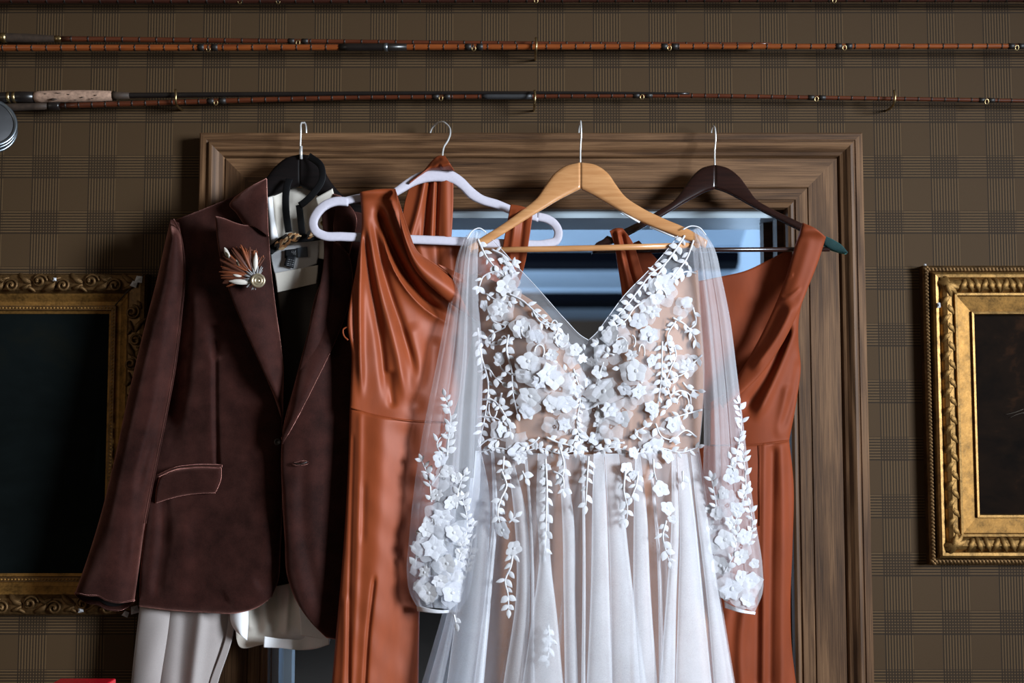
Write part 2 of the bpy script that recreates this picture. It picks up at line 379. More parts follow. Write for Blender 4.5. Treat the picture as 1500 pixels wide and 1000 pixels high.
# ================================================================ pictures
def leaf_relief(name, mat, curl=.25):
    """carved acanthus leaf: length 1 along x, width ~.6, domed and grooved"""
    V = []; nu, nv = 9, 7
    for i in range(nu):
        u = i/(nu-1); w = .34*math.sin(PI*min(1, u*.9+.08))**.8*(1-.25*u)+.01
        for j in range(nv):
            v = j/(nv-1)*2-1
            z = .30*(1-v*v)*(math.sin(PI*u)**.6)+.10*abs(math.cos(v*PI*1.5))*math.sin(PI*u)-.08*math.exp(-(v/.18)**2)
            V.append((u-.5+curl*.12*v*v, w*v*(1+.18*math.sin(u*14))+curl*(u-.5)**2, max(z, 0)))
    return raw_mesh(name, V, [[a, a+1, a+nv+1, a+nv] for i in range(nu-1) for a in range(i*nv, i*nv+nv-1)][::1], mat)
def picture(name, label, x0, x1, z0, z1, prof, mats, canvas_d, canvas_mat):
    t = thing(name, label, 'painting', ((x0+x1)/2, 0, z0))
    W_ = prof[-1][0]
    for side in range(4):
        segs = {}
        for i in range(len(prof)-1):
            (w0, d0), (w1, d1), m = prof[i][:2], prof[i+1][:2], prof[i][2]
            segs.setdefault(m, []).append(((w0, d0), (w1, d1)))
        for m, ss in segs.items():
            V = []; f = []
            for (w0, d0), (w1, d1) in ss:
                def pt(w, d, e):
                    return [((x0+w if e == 0 else x1-w), -d, z1-w), (x1-w, -d, (z1-w if e == 0 else z0+w)), ((x1-w if e == 0 else x0+w), -d, z0+w), (x0+w, -d, (z0+w if e == 0 else z1-w))][side]
                n = len(V); V += [pt(w0, d0, 0), pt(w0, d0, 1), pt(w1, d1, 1), pt(w1, d1, 0)]; f.append([n+3, n+2, n+1, n])
            mesh('frame_rail' if m == 0 else ('frame_flat' if m == 1 else 'frame_edge'), V, f, mats[m], t, smooth=False)
    boxes('canvas', [(x0+W_-.01, x1-W_+.01, -canvas_d, -.002, z0+W_-.01, z1-W_+.01)], canvas_mat, t)
    return t
def canvas(name, c0, c1, c2, sc):
    m = NT(name); v = m.coord((1, 1, 1.4)); a = m.noise(v, sc, 5, .6, .8); b = m.noise(v, sc*7, 3)
    f = m.math('ADD', m.math('MULTIPLY', a, .8), m.math('MULTIPLY', b, .2))
    m.p(Base_Color=m.ramp(f, [(.40, c0), (.58, c1), (.74, c2)]), Roughness=.7, Specular_IOR_Level=.04)
    m.bump(m.noise(m.coord((300, 1, 900)), 1, 2), .15, .0005); return m.m
# right-hand picture
x0 = float(P(1352, 390, -.02)[0]); zz1 = float(P(1400, 387, -.035)[2]); zz0 = float(P(1400, 829, -.035)[2]); x1 = x0+.80
prof = [(0, 0, 2), (0, .016, 2), (.004, .021, 2), (.009, .021, 2), (.012, .016, 0), (.014, .028, 0), (.018, .032, 0), (.023, .031, 0), (.025, .026, 0), (.030, .034, 0), (.036, .038, 0), (.045, .034, 0), (.050, .026, 0), (.052, .033, 0), (.056, .033, 0), (.058, .028, 1), (.084, .020, 1), (.085, .025, 0), (.089, .024, 0), (.090, .01, 0)]
pr = picture('framed_painting', 'dark brown painting in a gilt leaf-carved frame right of the doorway', x0, x1, zz0, zz1, prof, [M['gold'], M['gold_flat'], M['gold_dark']], .012,
             canvas('brown_landscape', (.0035, .0018, .001), (.009, .0042, .002), (.040, .015, .006), 7))
lm = leaf_relief('carved_leaf', M['gold']); ang = math.radians(38); n = 0
def run(ax, bx, az, bz, step, fn):
    L = math.hypot(bx-ax, bz-az); k = int(L/step)
    for i in range(k):
        t = (i+.5)/k; fn(i, ax+(bx-ax)*t, az+(bz-az)*t)
mid = .0375
def vleaf(i, x, z):
    s = 1 if i % 2 else -1
    place('carved_leaf', lm, pr, (x+.003*s, -.031, z), (math.sin(ang*s), 0, -math.cos(ang)), (0, -1, 0), (.028, .020, .028))
def hleaf(i, x, z):
    place('carved_leaf', lm, pr, (x, -.031, z), (math.sin(.35 if i % 3 else -.5), 0, -math.cos(.35)), (0, -1, 0), (.027, .021, .03))
run(x0+mid, x0+mid, zz1-.055, zz0+.055, .0165, vleaf)
run(x0+.06, x1-.06, zz1-mid, zz1-mid, .0125, hleaf); run(x0+.06, x1-.06, zz0+mid, zz0+mid, .0145, hleaf)
for cx, cz, sx, sz in ((x0+mid, zz1-mid, 1, -1), (x0+mid, zz0+mid, 1, 1)):
    for a in (-30, 0, 30):
        q = math.radians(a); d = Vector((sx, 0, sz)).normalized(); d = Matrix.Rotation(q, 3, 'Y') @ d
        place('corner_leaf', lm, pr, Vector((cx, -.032, cz))+d*.004, d, (0, -1, 0), (.042, .026, .036))
def rope(ax, bx, az, bz):
    parts = []
    def one(i, x, z):
        v = np.array([[0, 0, .0035], [.0055, 0, 0], [0, 0, -.0035], [-.0055, 0, 0], [0, -.0045, 0]])
        a = .7 if abs(bz-az) > abs(bx-ax) else .9
        R = np.array([[math.cos(a), 0, math.sin(a)], [0, 1, 0], [-math.sin(a), 0, math.cos(a)]])
        parts.append((v@R.T+np.array([x, -.0205, z]), [[0, 1, 4], [1, 2, 4], [2, 3, 4], [3, 0, 4]]))
    run(ax, bx, az, bz, .0065, one); o = joined('rope_moulding', parts, M['gold_dark'], pr); o['kind'] = 'stuff'
rope(x0+.0065, x0+.0065, zz1, zz0); rope(x0, x1, zz1-.0065, zz1-.0065); rope(x0, x1, zz0+.0065, zz0+.0065)
chip = raw_mesh('plaster_chip', [(-.4, -.5, 0), (.45, -.4, 0), (.35, .5, 0), (-.3, .45, 0), (0, 0, .3)], [[0, 1, 4], [1, 2, 4], [2, 3, 4], [3, 0, 4]], M['plaster'], False)
place('plaster_chip', chip, pr, PV(1375, 447, -.034), (1, 0, 0), (0, -1, 0), (.008, .010, .01))
place('plaster_chip', chip, pr, PV(1355, 388, -.020), (1, 0, 0), (0, -1, 0), (.006, .004, .006))
# painted strokes of the landscape: pale reeds
pale = plain('pale_paint', (.045, .030, .017), .6)
for i, (pts) in enumerate([[(1472, 607), (1486, 604), (1499, 599)], [(1478, 612), (1492, 606), (1502, 604)]]):
    s = spline(pts, 8); q = P(s[:, 0], s[:, 1], -.0127)
    tube('paint_stroke', q, np.linspace(.0003, .0008, 8)*(1 if i < 3 else .6), pale if i < 3 else M['gold_dark'], pr, seg=6)
# left-hand picture
X1 = float(P(213, 450, -.03)[0]); Z1 = float(P(100, 399, -.04)[2]); Z0 = float(P(100, 903, -.04)[2]); X0 = X1-.95
prof = [(0, 0, 2), (0, .022, 2), (.003, .028, 2), (.010, .030, 2), (.030, .028, 2), (.036, .020, 0), (.040, .018, 0), (.050, .012, 0), (.057, .012, 0), (.058, .018, 2), (.066, .018, 2), (.067, .012, 0), (.072, .010, 0)]
pl = picture('framed_painting', 'blackened green painting in a dark gilt scroll-carved frame, half behind the jacket', X0, X1, Z0, Z1, prof, [M['gold_flat'], M['gold_flat'], M['gold_dark']], .008,
             canvas('blackened_canvas', (.0030, .0042, .0040), (.0045, .0064, .0064), (.008, .0085, .006), 4))
sp = []
for k in range(44):
    a = k/43*2*PI*1.65; r = .013*(1-k/43*.82); sp.append((r*math.cos(a)+.002, r*math.sin(a), .004+.006*k/43))
sv, sf = tube_data(sp, np.linspace(.0022, .0036, 44), seg=7)
scroll = raw_mesh('carved_scroll', sv, sf, M['gold_dark'])
lm2 = leaf_relief('carved_acanthus', M['gold_dark'], .6)
def ornament(i, x, z, dx, dz):
    s = 1 if i % 2 else -1; d = Vector((dx, 0, dz)); q = Vector((-dz, 0, dx))*s
    c = Vector((x, -.027, z))
    place('carved_scroll', scroll, pl, c+q*.004, d if s > 0 else -d, (0, -1, 0), (1, s, 1))
    place('carved_acanthus', lm2, pl, c+d*.021-q*.007, d*.8+q*.5, (0, -1, 0), (.034, .020, .030))
    place('carved_acanthus', lm2, pl, c+d*.024+q*.007, d*.9-q*.4, (0, -1, 0), (.026, .015, .026))
    place('carved_acanthus', lm2, pl, c-d*.016-q*.008, -d*.6+q*.3, (0, -1, 0), (.022, .014, .024))
cx = .0185
def rowo(ax, bx, az, bz):
    L = math.hypot(bx-ax, bz-az); dx, dz = (bx-ax)/L, (bz-az)/L
    run(ax, bx, az, bz, .046, lambda i, x, z: ornament(i, x, z, dx, dz))
rowo(X0+.03, X1-.03, Z1-cx, Z1-cx); rowo(X0+.03, X1-.03, Z0+cx, Z0+cx); rowo(X1-cx, X1-cx, Z1-.05, Z0+.05)
def beads(ax, bx, az, bz):
    parts = []
    def one(i, x, z):
        v = np.array([[.0026, 0, 0], [0, 0, .0026], [-.0026, 0, 0], [0, 0, -.0026], [0, -.0028, 0]])
        parts.append((v+np.array([x, -.018, z]), [[0, 1, 4], [1, 2, 4], [2, 3, 4], [3, 0, 4]]))
    run(ax, bx, az, bz, .0062, one); o = joined('bead_moulding', parts, M['gold_flat'], pl); o['kind'] = 'stuff'
b_ = .062
beads(X0+b_, X1-b_, Z1-b_, Z1-b_); beads(X0+b_, X1-b_, Z0+b_, Z0+b_); beads(X1-b_, X1-b_, Z1-b_, Z0+b_)
for (cx_, cz_, sz) in ((X1, Z1, -1), (X1, Z0, 1)):        # open mitre joints
    tube('mitre_crack', [(cx_-.002, -.033, cz_+sz*.002), (cx_-.036, -.030, cz_+sz*.036), (cx_-.058, -.021, cz_+sz*.058)], .0011, M['wrap'], pl, seg=6)
for px, py, s in ((203, 409, .016), (196, 416, .014), (197, 893, .018), (184, 899, .013), (118, 893, .012), (80, 409, .008)):
    place('plaster_chip', chip, pl, PV(px, py, -.034), (1, 0, random.uniform(-.6, .6)), (0, -1, 0), (s, s*.8, .012))
# ================================================================ fishing rods
def guide(parent, px, py, Y, r, mat, up=-1):
    a = np.linspace(0, 2*PI, 15); c = PV(px, py, Y)
    pts = [(c.x+r*.75*math.cos(t), c.y-.004-.001*math.sin(t), c.z+up*r*.9+r*math.sin(t)) for t in a]
    tube('line_guide', pts, .0009, mat, parent, seg=6, caps=False)
def rod(label, pts, Y, r0, r1, mat, pitch, guides=(), wraps=(), seed=0, ringmat=None, x_start=None):
    s = spline(pts, 60); A = P(s[:, 0], s[:, 1], Y)
    o = thing('fishing_rod', label, 'fishing rod', tuple(A[30]), 'fishing rods along the top of the wall')
    R = np.linspace(r0, r1, 60); tube('rod_blank', A, R, mat, o, seg=6)
    parts = []; x = s[0, 0]+(pitch or 9999)*.6; rr = random.Random(seed)
    def band(xa, xb, extra):
        q = np.linspace(xa, xb, 3); y = np.interp(q, s[:, 0], s[:, 1]); r = np.interp(q, s[:, 0], R)
        return tube_data(P(q, y, Y), r+extra, seg=8)
    while x < s[-1, 0]:
        parts.append(band(x-.9, x+.9, .0004)); x += pitch or 9999; 
    for w in wraps: parts.append(band(w-4.5, w+4.5, .0007))
    if parts:
        q = joined('thread_whipping', parts, ringmat or M['wrap'], o); q['kind'] = 'stuff'
    for g in guides:
        guide(o, g, float(np.interp(g, s[:, 0], s[:, 1])), Y, .0045, M['brass'])
    o['_s'] = 0
    del o['_s']
    return o, s
M['dimcane'] = grainwood('dim_cane', (.030, .008, .005), (.055, .014, .008), .4, .2)
rod('dark fishing rod along the very top edge of the picture', [(-180, -1), (400, 0), (800, -1), (1720, -1)], -.035, .0075, .0055, M['dimcane'], 26, (352, 408, 785, 1221), (), 1)
r1_, s1 = rod('dark cane fishing rod with an old dark cork handle, upper of its pair', [(90, 57), (400, 60), (760, 63), (1130, 64)], -.030, .0056, .0024, M['cane_dark'], 25, (437,), (427, 447), 2)
tube('handle', P([-40, 0, 40, 82, 96], [55, 55, 56, 57, 57], -.030), [.0085, .0085, .0082, .0060, .004], M['darkcork'], r1_, seg=14)
tube('brass_collar', P([2, 5, 10], [55.2, 55.2, 55.3], -.030), [.0088, .0092, .0088], M['brass'], r1_, seg=14)
tube('brass_cap', P([81, 86, 92], [57, 57, 57], -.030), [.0062, .0060, .0046], M['brass'], r1_, seg=14)
r2_, s2 = rod('bright orange-brown split cane fishing rod, lower of the upper pair', [(-180, 70.5), (400, 69.5), (800, 68.5), (1720, 67.5)], -.040, .0066, .0048, M['cane'], 21.5, (306, 694, 980, 1236, 1488), (295, 315, 686, 703, 973, 988, 1228, 1243, 1481, 1495), 3)
tube('ferrule', P([497, 512, 560, 596], [69.4, 69.3, 69.1, 69], -.040), [.0070, .0072, .0072, .0066], M['rodblack'], r2_, seg=12)
tube('ferrule_ring', P([562, 568], [69.1, 69.1], -.040), .0077, M['reel'], r2_, seg=12)
r3_, s3 = rod('thin black fishing rod with a pale cork grip', [(165, 140), (400, 138), (700, 136), (860, 136), (1010, 137)], -.034, .0055, .0022, M['rodblack'], None, (), (), 4)
g = P(np.array([50, 52, 60, 100, 140, 163, 167]), np.array([142, 142, 141.8, 141, 140.6, 140.3, 140]), -.034)
tube('cork_grip', g, [.006, .0098, .0106, .0112, .0105, .0088, .006], M['cork'], r3_, seg=18)
joined('cork_pit', [tube_data(P([px-w, px, px+w], [py, py+.5, py], -.0455), [.0005, .0016*h, .0005], seg=6) for px, py, w, h in ((78, 145, 6, 1.6), (100, 138, 2, .6), (120, 142, 2, .7), (85, 136, 4, .5), (140, 139, 2, .6), (66, 137, 2, .5), (135, 144, 2, .6), (110, 146, 2, .5))], M['darkcork'], r3_)
tube('winding_check', P([166, 172, 190], [140, 140, 140], -.034), [.0085, .0068, .0056], M['darkcork'], r3_, seg=14)
tube('reel_seat', P([-40, 0, 30, 50], [143, 143, 142, 142], -.034), [.0098, .0098, .0102, .0095], M['rodblack'], r3_, seg=14)
for px in (14, 22): tube('seat_band', P([px-2, px+2], [142.6, 142.5], -.034), .0106, M['brass'], r3_, seg=14)
r4_, s4 = rod('dull red-brown cane fishing rod, lowest on the wall, slightly bowed', [(85, 155), (300, 148.5), (500, 143), (760, 141), (1000, 140), (1200, 143), (1720, 151)], -.030, .0056, .0034, M['cane_dark'], 19.5, (317, 646, 940, 1195, 1444), (309, 326, 638, 655, 932, 950, 1188, 1204, 1438, 1452), 5)
tube('ferrule', P([706, 715, 770, 780], [141, 141, 141, 141], -.030), [.0052, .0056, .0056, .0046], M['reel_dark'], r4_, seg=12)
tube('butt_cap', P([72, 74, 86, 88], [155.3, 155.3, 155, 155], -.030), [.0075, .0082, .0082, .0060], M['rodblack'], r4_, seg=12)
tube('handle', P([-40, 20, 50, 74], [158, 157, 156, 155.3], -.030), [.0070, .0070, .0066, .0060], M['darkcork'], r4_, seg=12)
for px, py, Y in ((785, 66, -.052), (257, 142, -.046), (783, 143, -.046), (1310, 143, -.046)):
    b = PV(px, py+9, Y); tp = PV(px, py-11, Y)
    pts = [(b.x, .002, b.z), (b.x, Y*.6, b.z-.002), (b.x, Y+.004, b.z), (b.x+.0006, Y-.001, b.z+.006), (b.x+.001, Y-.002, (b.z+tp.z)/2), (tp.x, Y+.001, tp.z)]
    o = tube('rod_peg', spline(pts, 24), .0021, M['brass'], seg=8)
    w = {785: 'upper pair of rods above the white hanger side', 257: 'lower rods just right of the cork grip', 783: 'lower rods near the middle of the wall', 1310: 'lower rods above the right-hand painting'}[px]
    w = 'bent brass wall peg holding the '+('upper pair of rods' if py == 66 else w)
    tag(o, w, 'peg', 'brass pegs holding the rods')
# reel on the left edge
re = thing('fishing_reel', 'round grey metal fishing reel under the cork-gripped rod at the left edge', 'reel', tuple(P(-14, 222, -.05)))
c = PV(-16, 184, -.05); ax = Vector((.42, -.85, .18)).normalized()
def disc(name, off, r, th, mat, ring=False):
    u = ax.orthogonal().normalized(); v = ax.cross(u); a = np.linspace(0, 2*PI, 48, endpoint=False)
    pr_ = [(0 if not ring else r*.86, -th/2), (r*.96, -th/2), (r, -th/4), (r, th/4), (r*.96, th/2), (0 if not ring else r*.86, th/2)]
    V = [c+ax*(off+h)+(u*math.cos(t)+v*math.sin(t))*rr_ for rr_, h in pr_ for t in a]; n = 48; k = len(pr_)
    f = [[i*n+j, i*n+(j+1) % n, (i+1)*n+(j+1) % n, (i+1)*n+j] for i in range(k-1) for j in range(n)]
    if ring: f += [[(k-1)*n+j, (k-1)*n+(j+1) % n, (j+1) % n, j] for j in range(n)]
    return mesh(name, [tuple(q) for q in V], f, mat, re)
disc('rear_plate', -.014, .048, .003, M['reel']); disc('rear_rim', -.011, .0485, .004, M['reel'], True); disc('spool', 0, .036, .022, M['reel_dark'])
disc('front_plate', .013, .044, .003, M['reel_dark']); disc('front_rim', .014, .047, .005, M['reel'], True); disc('drum_rim', .004, .0475, .003, M['reel'], True)
b = c+Vector((0, .012, .05)); boxes('reel_foot', [(b.x-.02, b.x+.02, -.048, -.030, c.z+.040, c.z+.0466)], M['reel'], re, .002)
# red canister on a side table, its rim just in view
rc = P(129, 993, -.17); zr = float(rc[2]); xc = float(rc[0]); yc = -.20
tb = thing('side_table', 'small dark wooden table carrying the red tin below the left painting', 'table', (xc-.08, yc, 0))
zt_ = zr-.20
boxes('table_top', [(xc-.22, xc+.06, yc-.10, yc+.10, zt_-.025, zt_)], M['jambdark'], tb, .004)
for sx in (-.20, .04):
    for sy in (-.08, .08): boxes('leg', [(xc+sx-.013, xc+sx+.013, yc+sy-.013, yc+sy+.013, 0, zt_-.025)], M['jambdark'], tb, .003)
rd = thing('red_tin', 'glossy bright red tin, only its lid showing at the bottom left edge', 'tin', (xc, yc, zt_))
boxes('body', [(xc-.044, xc+.044, yc-.028, yc+.028, zt_, zr-.016)], M['red'], rd, .004)
boxes('lid', [(xc-.0465, xc+.0465, yc-.0305, yc+.0305, zr-.018, zr)], M['red'], rd, .003)
# ================================================================ hangers
def bar_px(name, pts, hw, Yf, thick, mat, parent, n=60, seg=16):
    """flat hanger arm: centre line and half widths in photo px, depth from Yf(px, py)"""
    s = spline(pts, n); hwv = np.interp(np.linspace(0, 1, n), np.linspace(0, 1, len(hw)), hw) if len(hw) == len(pts) else np.interp(np.linspace(0, 1, n), np.linspace(0, 1, len(hw)), hw)
    A = P(s[:, 0], s[:, 1], Yf(s[:, 0], s[:, 1]))
    return tube(name, A, hwv/838., mat, parent, seg=seg, flat=thick, nrm=(0, 1, 0))
def solid_px(name, upper, lower, Yf, thick, mat, parent, n=50):
    """solid between an upper and a lower outline (both left to right), rounded faces"""
    U = spline(upper, n); L = spline(lower, n); m = 9; V = []; 
    a = np.linspace(0, PI, m)
    ring = []
    for sgn in (-1, 1):
        q = []
        for k in range(m):
            w = (1-math.cos(a[k]))/2; dz = math.sin(a[k])**.45
            X = U*(1-w)+L*w; A = P(X[:, 0], X[:, 1], Yf(X[:, 0], X[:, 1])); A[:, 1] += sgn*dz*thick/2; q.append(A)
        ring.append(q if sgn < 0 else q[::-1][1:-1])
    rows = np.stack(ring[0]+ring[1], 1); k = rows.shape[1]; f = []
    for i in range(n-1):
        for j in range(k): f.append([i*k+j, i*k+(j+1) % k, (i+1)*k+(j+1) % k, (i+1)*k+j])
    f += [list(range(k))[::-1], [(n-1)*k+j for j in range(k)]]
    o = mesh(name, rows.reshape(-1, 3), f, mat, parent)
    b = bmesh.new(); b.from_mesh(o.data); bmesh.ops.recalc_face_normals(b, faces=b.faces); b.to_mesh(o.data); b.free(); o.data.shade_smooth()
    return o
def hook_over(parent, px, py0, py1, Y0, name='hook'):
    """chrome hook rising from the hanger and going over the top of the door casing"""
    b = PV(px, py0, Y0); t = PV(px+.5, py1, -.045); lipz = zt
    pts = [tuple(b), (b.x+.0005, Y0+.002, b.z+(t.z-b.z)*.35), (b.x+.0018, Y0-.002, b.z+(t.z-b.z)*.62), (b.x+.0012, min(Y0, -.058), t.z-.012), (b.x+.0016, -.052, t.z-.003), (b.x+.002, -.040, t.z), (b.x+.002, -.028, t.z-.004), (b.x+.002, -.0225, lipz-.004), (b.x+.002, -.0215, lipz-.016)]
    return tube(name, spline(pts, 40), .0016, M['chrome'], parent, seg=10)
# --- tan wooden hanger
YT = lambda px, py: -.098-.030*sm(236, 350, py)
hT = thing('wooden_hanger', 'pale varnished wooden hanger carrying the white bridal gown', 'hanger', tuple(P(850, 370, -.12)))
solid_px('arm', [(684, 362), (705, 348), (735, 329), (765, 307), (787, 289), (800, 270), (812, 254), (828, 243), (850, 237.5)], [(690, 372), (716, 356), (745, 338), (775, 319), (800, 304), (815, 295), (828, 288), (840, 282), (850, 277)], YT, .013, M['maple'], hT)
solid_px('arm', [(850, 237.5), (872, 241), (890, 253), (902, 270), (914, 286), (938, 303), (970, 319), (1005, 334), (1036, 352)], [(850, 277), (862, 283), (878, 292), (895, 302), (918, 315), (945, 328), (975, 340), (1003, 351), (1033, 364)], YT, .013, M['maple'], hT)
q = np.array([(690, 368), (780, 366), (880, 364), (1024, 360)], float); A = P(q[:, 0], q[:, 1]-1, -.129)
tube('trouser_bar', A, .0052, M['maple'], hT, seg=14)
hook_over(hT, 850, 239, 182, -.098)
gs = plain('glint_white', (.85, .86, .88), .2, 0, .02)  # white strips modelled as the glint on the varnished underside of the arm
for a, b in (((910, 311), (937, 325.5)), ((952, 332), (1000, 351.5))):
    tube('edge_glint', P([a[0], b[0]], [a[1], b[1]], -.127), .0017, gs, hT, seg=8)
# --- dark mahogany hanger (right)
YD = lambda px, py: -.068-.018*sm(240, 360, py)
hD = thing('wooden_hanger', 'dark mahogany wooden hanger on the right, carrying a rust dress', 'hanger', tuple(P(1047, 370, -.09)))
solid_px('arm', [(868, 366), (872, 357), (884, 350), (890, 345), (896, 348), (905, 341), (935, 325), (965, 308), (988, 293), (1002, 275), (1014, 258), (1028, 246), (1047, 241)], [(866, 374), (872, 366), (884, 361), (891, 359), (898, 357), (908, 352), (935, 338), (962, 322), (985, 308), (1003, 297), (1018, 289), (1032, 282), (1047, 277)], YD, .013, M['mahogany'], hD, 60)
solid_px('arm', [(1047, 241), (1066, 246), (1082, 258), (1094, 274), (1106, 291), (1128, 305), (1155, 318), (1185, 333), (1212, 349)], [(1047, 277), (1062, 282), (1080, 291), (1098, 301), (1118, 311), (1140, 322), (1163, 334), (1188, 347), (1208, 358)], YD, .013, M['mahogany'], hD)
solid_px('velvet_tip', [(1207, 345), (1220, 351), (1232, 359), (1241, 370)], [(1205, 359), (1216, 366), (1228, 370), (1239, 372)], YD, .0145, M['teal'], hD, 20)
tube('trouser_bar', P([868, 1000, 1215], [368, 366, 365], -.086), .0042, M['mahogany'], hD, seg=12)
hook_over(hD, 1047, 243, 184, -.068)
# --- black hanger under the jacket
YJ = lambda px, py: -.074-.004*sm(230, 330, py)
hJ = thing('wooden_hanger', 'broad black wooden hanger inside the velvet jacket', 'hanger', tuple(P(440, 340, -.09)))
solid_px('arm', [(312, 312), (335, 300), (365, 282), (390, 262), (404, 244), (420, 231), (440, 225.5)], [(312, 322), (335, 314), (365, 302), (390, 291), (404, 286), (420, 279), (440, 273)], YJ, .022, M['blackwood'], hJ)
solid_px('arm', [(440, 225.5), (458, 229), (471, 242), (482, 262), (500, 284), (540, 305), (590, 325)], [(440, 273), (454, 279), (468, 289), (482, 300), (502, 312), (540, 327), (590, 342)], YJ, .022, M['blackwood'], hJ)
hook_over(hJ, 439, 232, 179, -.074)
tube('hook_collar', P([441, 441], [233, 214], -.087), .0026, M['chrome'], hJ, seg=10)
# --- white hanger, turned so that its left end comes forward
YW = lambda px, py: -.130+(np.asarray(px, float)-640)*.00030
hW = thing('flocked_hanger', 'white flocked hanger turned at an angle, carrying a rust satin dress', 'hanger', tuple(P(640, 355, -.13)))
solid_px('shoulder', [(500, 290), (526, 284), (552, 281), (575, 277), (592, 265), (608, 255), (625, 249), (645, 247), (662, 250), (678, 260), (692, 274), (706, 285), (730, 293), (752, 302), (790, 312)], [(500, 301), (526, 296), (552, 294), (575, 290), (592, 281), (608, 272), (625, 267), (645, 266), (660, 268), (674, 277), (688, 291), (704, 299), (728, 306), (750, 315), (788, 325)], YW, .010, M['whiteplastic'], hW, 80)
bar_px('end_loop', [(510, 295.5), (492, 295), (476, 301), (464, 313), (458.5, 327), (462, 338), (474, 345), (500, 346.5), (560, 349), (650, 352.5), (760, 357), (800, 357), (815, 352), (818, 341), (812, 328), (802, 321), (786, 317)], [6.5]*17, YW, .005, M['whiteplastic'], hW, 140)
hk = [(648, 249, -.127), (648, 228, -.120), (650, 216, -.110), (656, 206, -.096), (659.5, 195, -.080), (657, 185, -.062), (648, 178.5, -.050), (639, 181, -.040), (632.5, 188, -.028), (630, 196, -.0225), (630, 201, -.022)]
tube('hook', spline([tuple(P(*q)) for q in hk], 50), .0017, M['chrome'], hW, seg=10)
# ================================================================ velvet jacket
BASEJ = tuple(P(330, 940, -.08))
jk = thing('velvet_jacket', 'brown velvet peak-lapel suit jacket hanging open on the left', 'jacket', BASEJ)
def Yjl(X, Y):      # wearer's right front (left in the photo)
    h = -.098-.020*sm(250, 400, X)
    h -= .014*np.exp(-((X-315)/62)**2-((Y-430)/120)**2)
    h -= .012*sm(650, 880, Y)*np.exp(-((X-360)/70)**2)
    h += .020*sm(300, 225, X)*sm(800, 600, Y)
    h -= .006*sm(700, 850, Y)
    return h
def Yjr(X, Y): return -.160+.012*sm(415, 520, X)-.006*np.exp(-((X-450)/30)**2)-.002*nz(X, Y, 160, 3)
def rolled(G, D, h=.006, w=5, sides='lrtb'):
    X, Y = G[..., 0], G[..., 1]; nv, nu = D.shape
    def dist(line): return pdist(X, Y, line[::max(1, len(line)//40)])[0]
    for c in sides:
        line = {'l': G[:, 0], 'r': G[:, -1], 't': G[0], 'b': G[-1]}[c]
        D = D+h*np.exp(-dist(line)/w)
    return D
# left front body
G = coons([(256, 322), (262, 345), (264, 400), (258, 480), (243, 580), (228, 670), (214, 760), (206, 830), (203, 888)], [(391, 262), (392, 330), (398, 420), (408, 520), (412, 600), (414, 660), (413, 740), (410, 810), (407, 850), (398, 874)],
          [(300, 305), (345, 286)], [(250, 894), (300, 897), (350, 897.5), (380, 888)], 90, 190)
X, Y = G[..., 0], G[..., 1]
D = Yjl(X, Y)-1.5*folds(X, Y, [([(316, 500), (316, 590), (318, 685)], 4, -.004, 'gn'), ([(316, 470), (318, 500), (322, 530)], 10, -.006), ([(306, 500), (305, 590), (303, 680)], 12, .003), ([(260, 420), (262, 520), (245, 640)], 14, -.008), ([(290, 380), (285, 520), (262, 690)], 16, .004),
     ([(240, 700), (238, 800), (225, 890)], 10, -.006), ([(270, 740), (262, 890)], 16, .004), ([(385, 640), (392, 740), (385, 860)], 20, .006), ([(345, 600), (360, 700), (372, 800)], 18, .003), ([(300, 330), (330, 400), (360, 470)], 24, .005), ([(330, 880), (380, 850)], 14, .003)])
D += .0010*nz(X, Y, 60, 5); D = rolled(G, D, .007, 4, 'rb'); D = D+.010*np.exp(-pdist(X, Y, G[:, 0][::8])[0]/8)
front_l = sheet('front_panel', jk, M['velvet'], G, D, thick=.004)
# right front body (mostly shaded by the rust dress)
G = coons([(470, 300), (474, 380), (455, 470), (432, 560), (414, 632), (412, 660), (413, 720), (417, 790), (421, 845), (434, 880), (456, 912), (478, 934)], [(590, 330), (600, 420), (600, 560), (596, 700), (590, 900), (585, 938)], [(530, 312)], [(520, 941)], 60, 170)
X, Y = G[..., 0], G[..., 1]
D = Yjr(X, Y)+.025*sm(520, 600, X)+.035*sm(620, 400, Y)*sm(455, 520, X)+.02*sm(420, 320, Y)-folds(X, Y, [([(425, 690), (428, 800), (450, 900)], 10, .004), ([(445, 640), (446, 780), (470, 900)], 8, -.003)])
D = rolled(G, D, .006, 3.5, 'lb'); front_r = sheet('front_panel', jk, M['velvet'], G, D, thick=.004)
# back of the jacket
G = coons([(262, 340), (262, 500), (225, 700), (212, 880)], [(600, 340), (600, 500), (596, 700), (588, 930)], [(430, 300)], [(420, 905)], 40, 60)
X, Y = G[..., 0], G[..., 1]; sheet('back_panel', jk, M['velvet'], G, -.058-.012*np.exp(-((X-430)/120)**2)+0*Y, thick=.003)
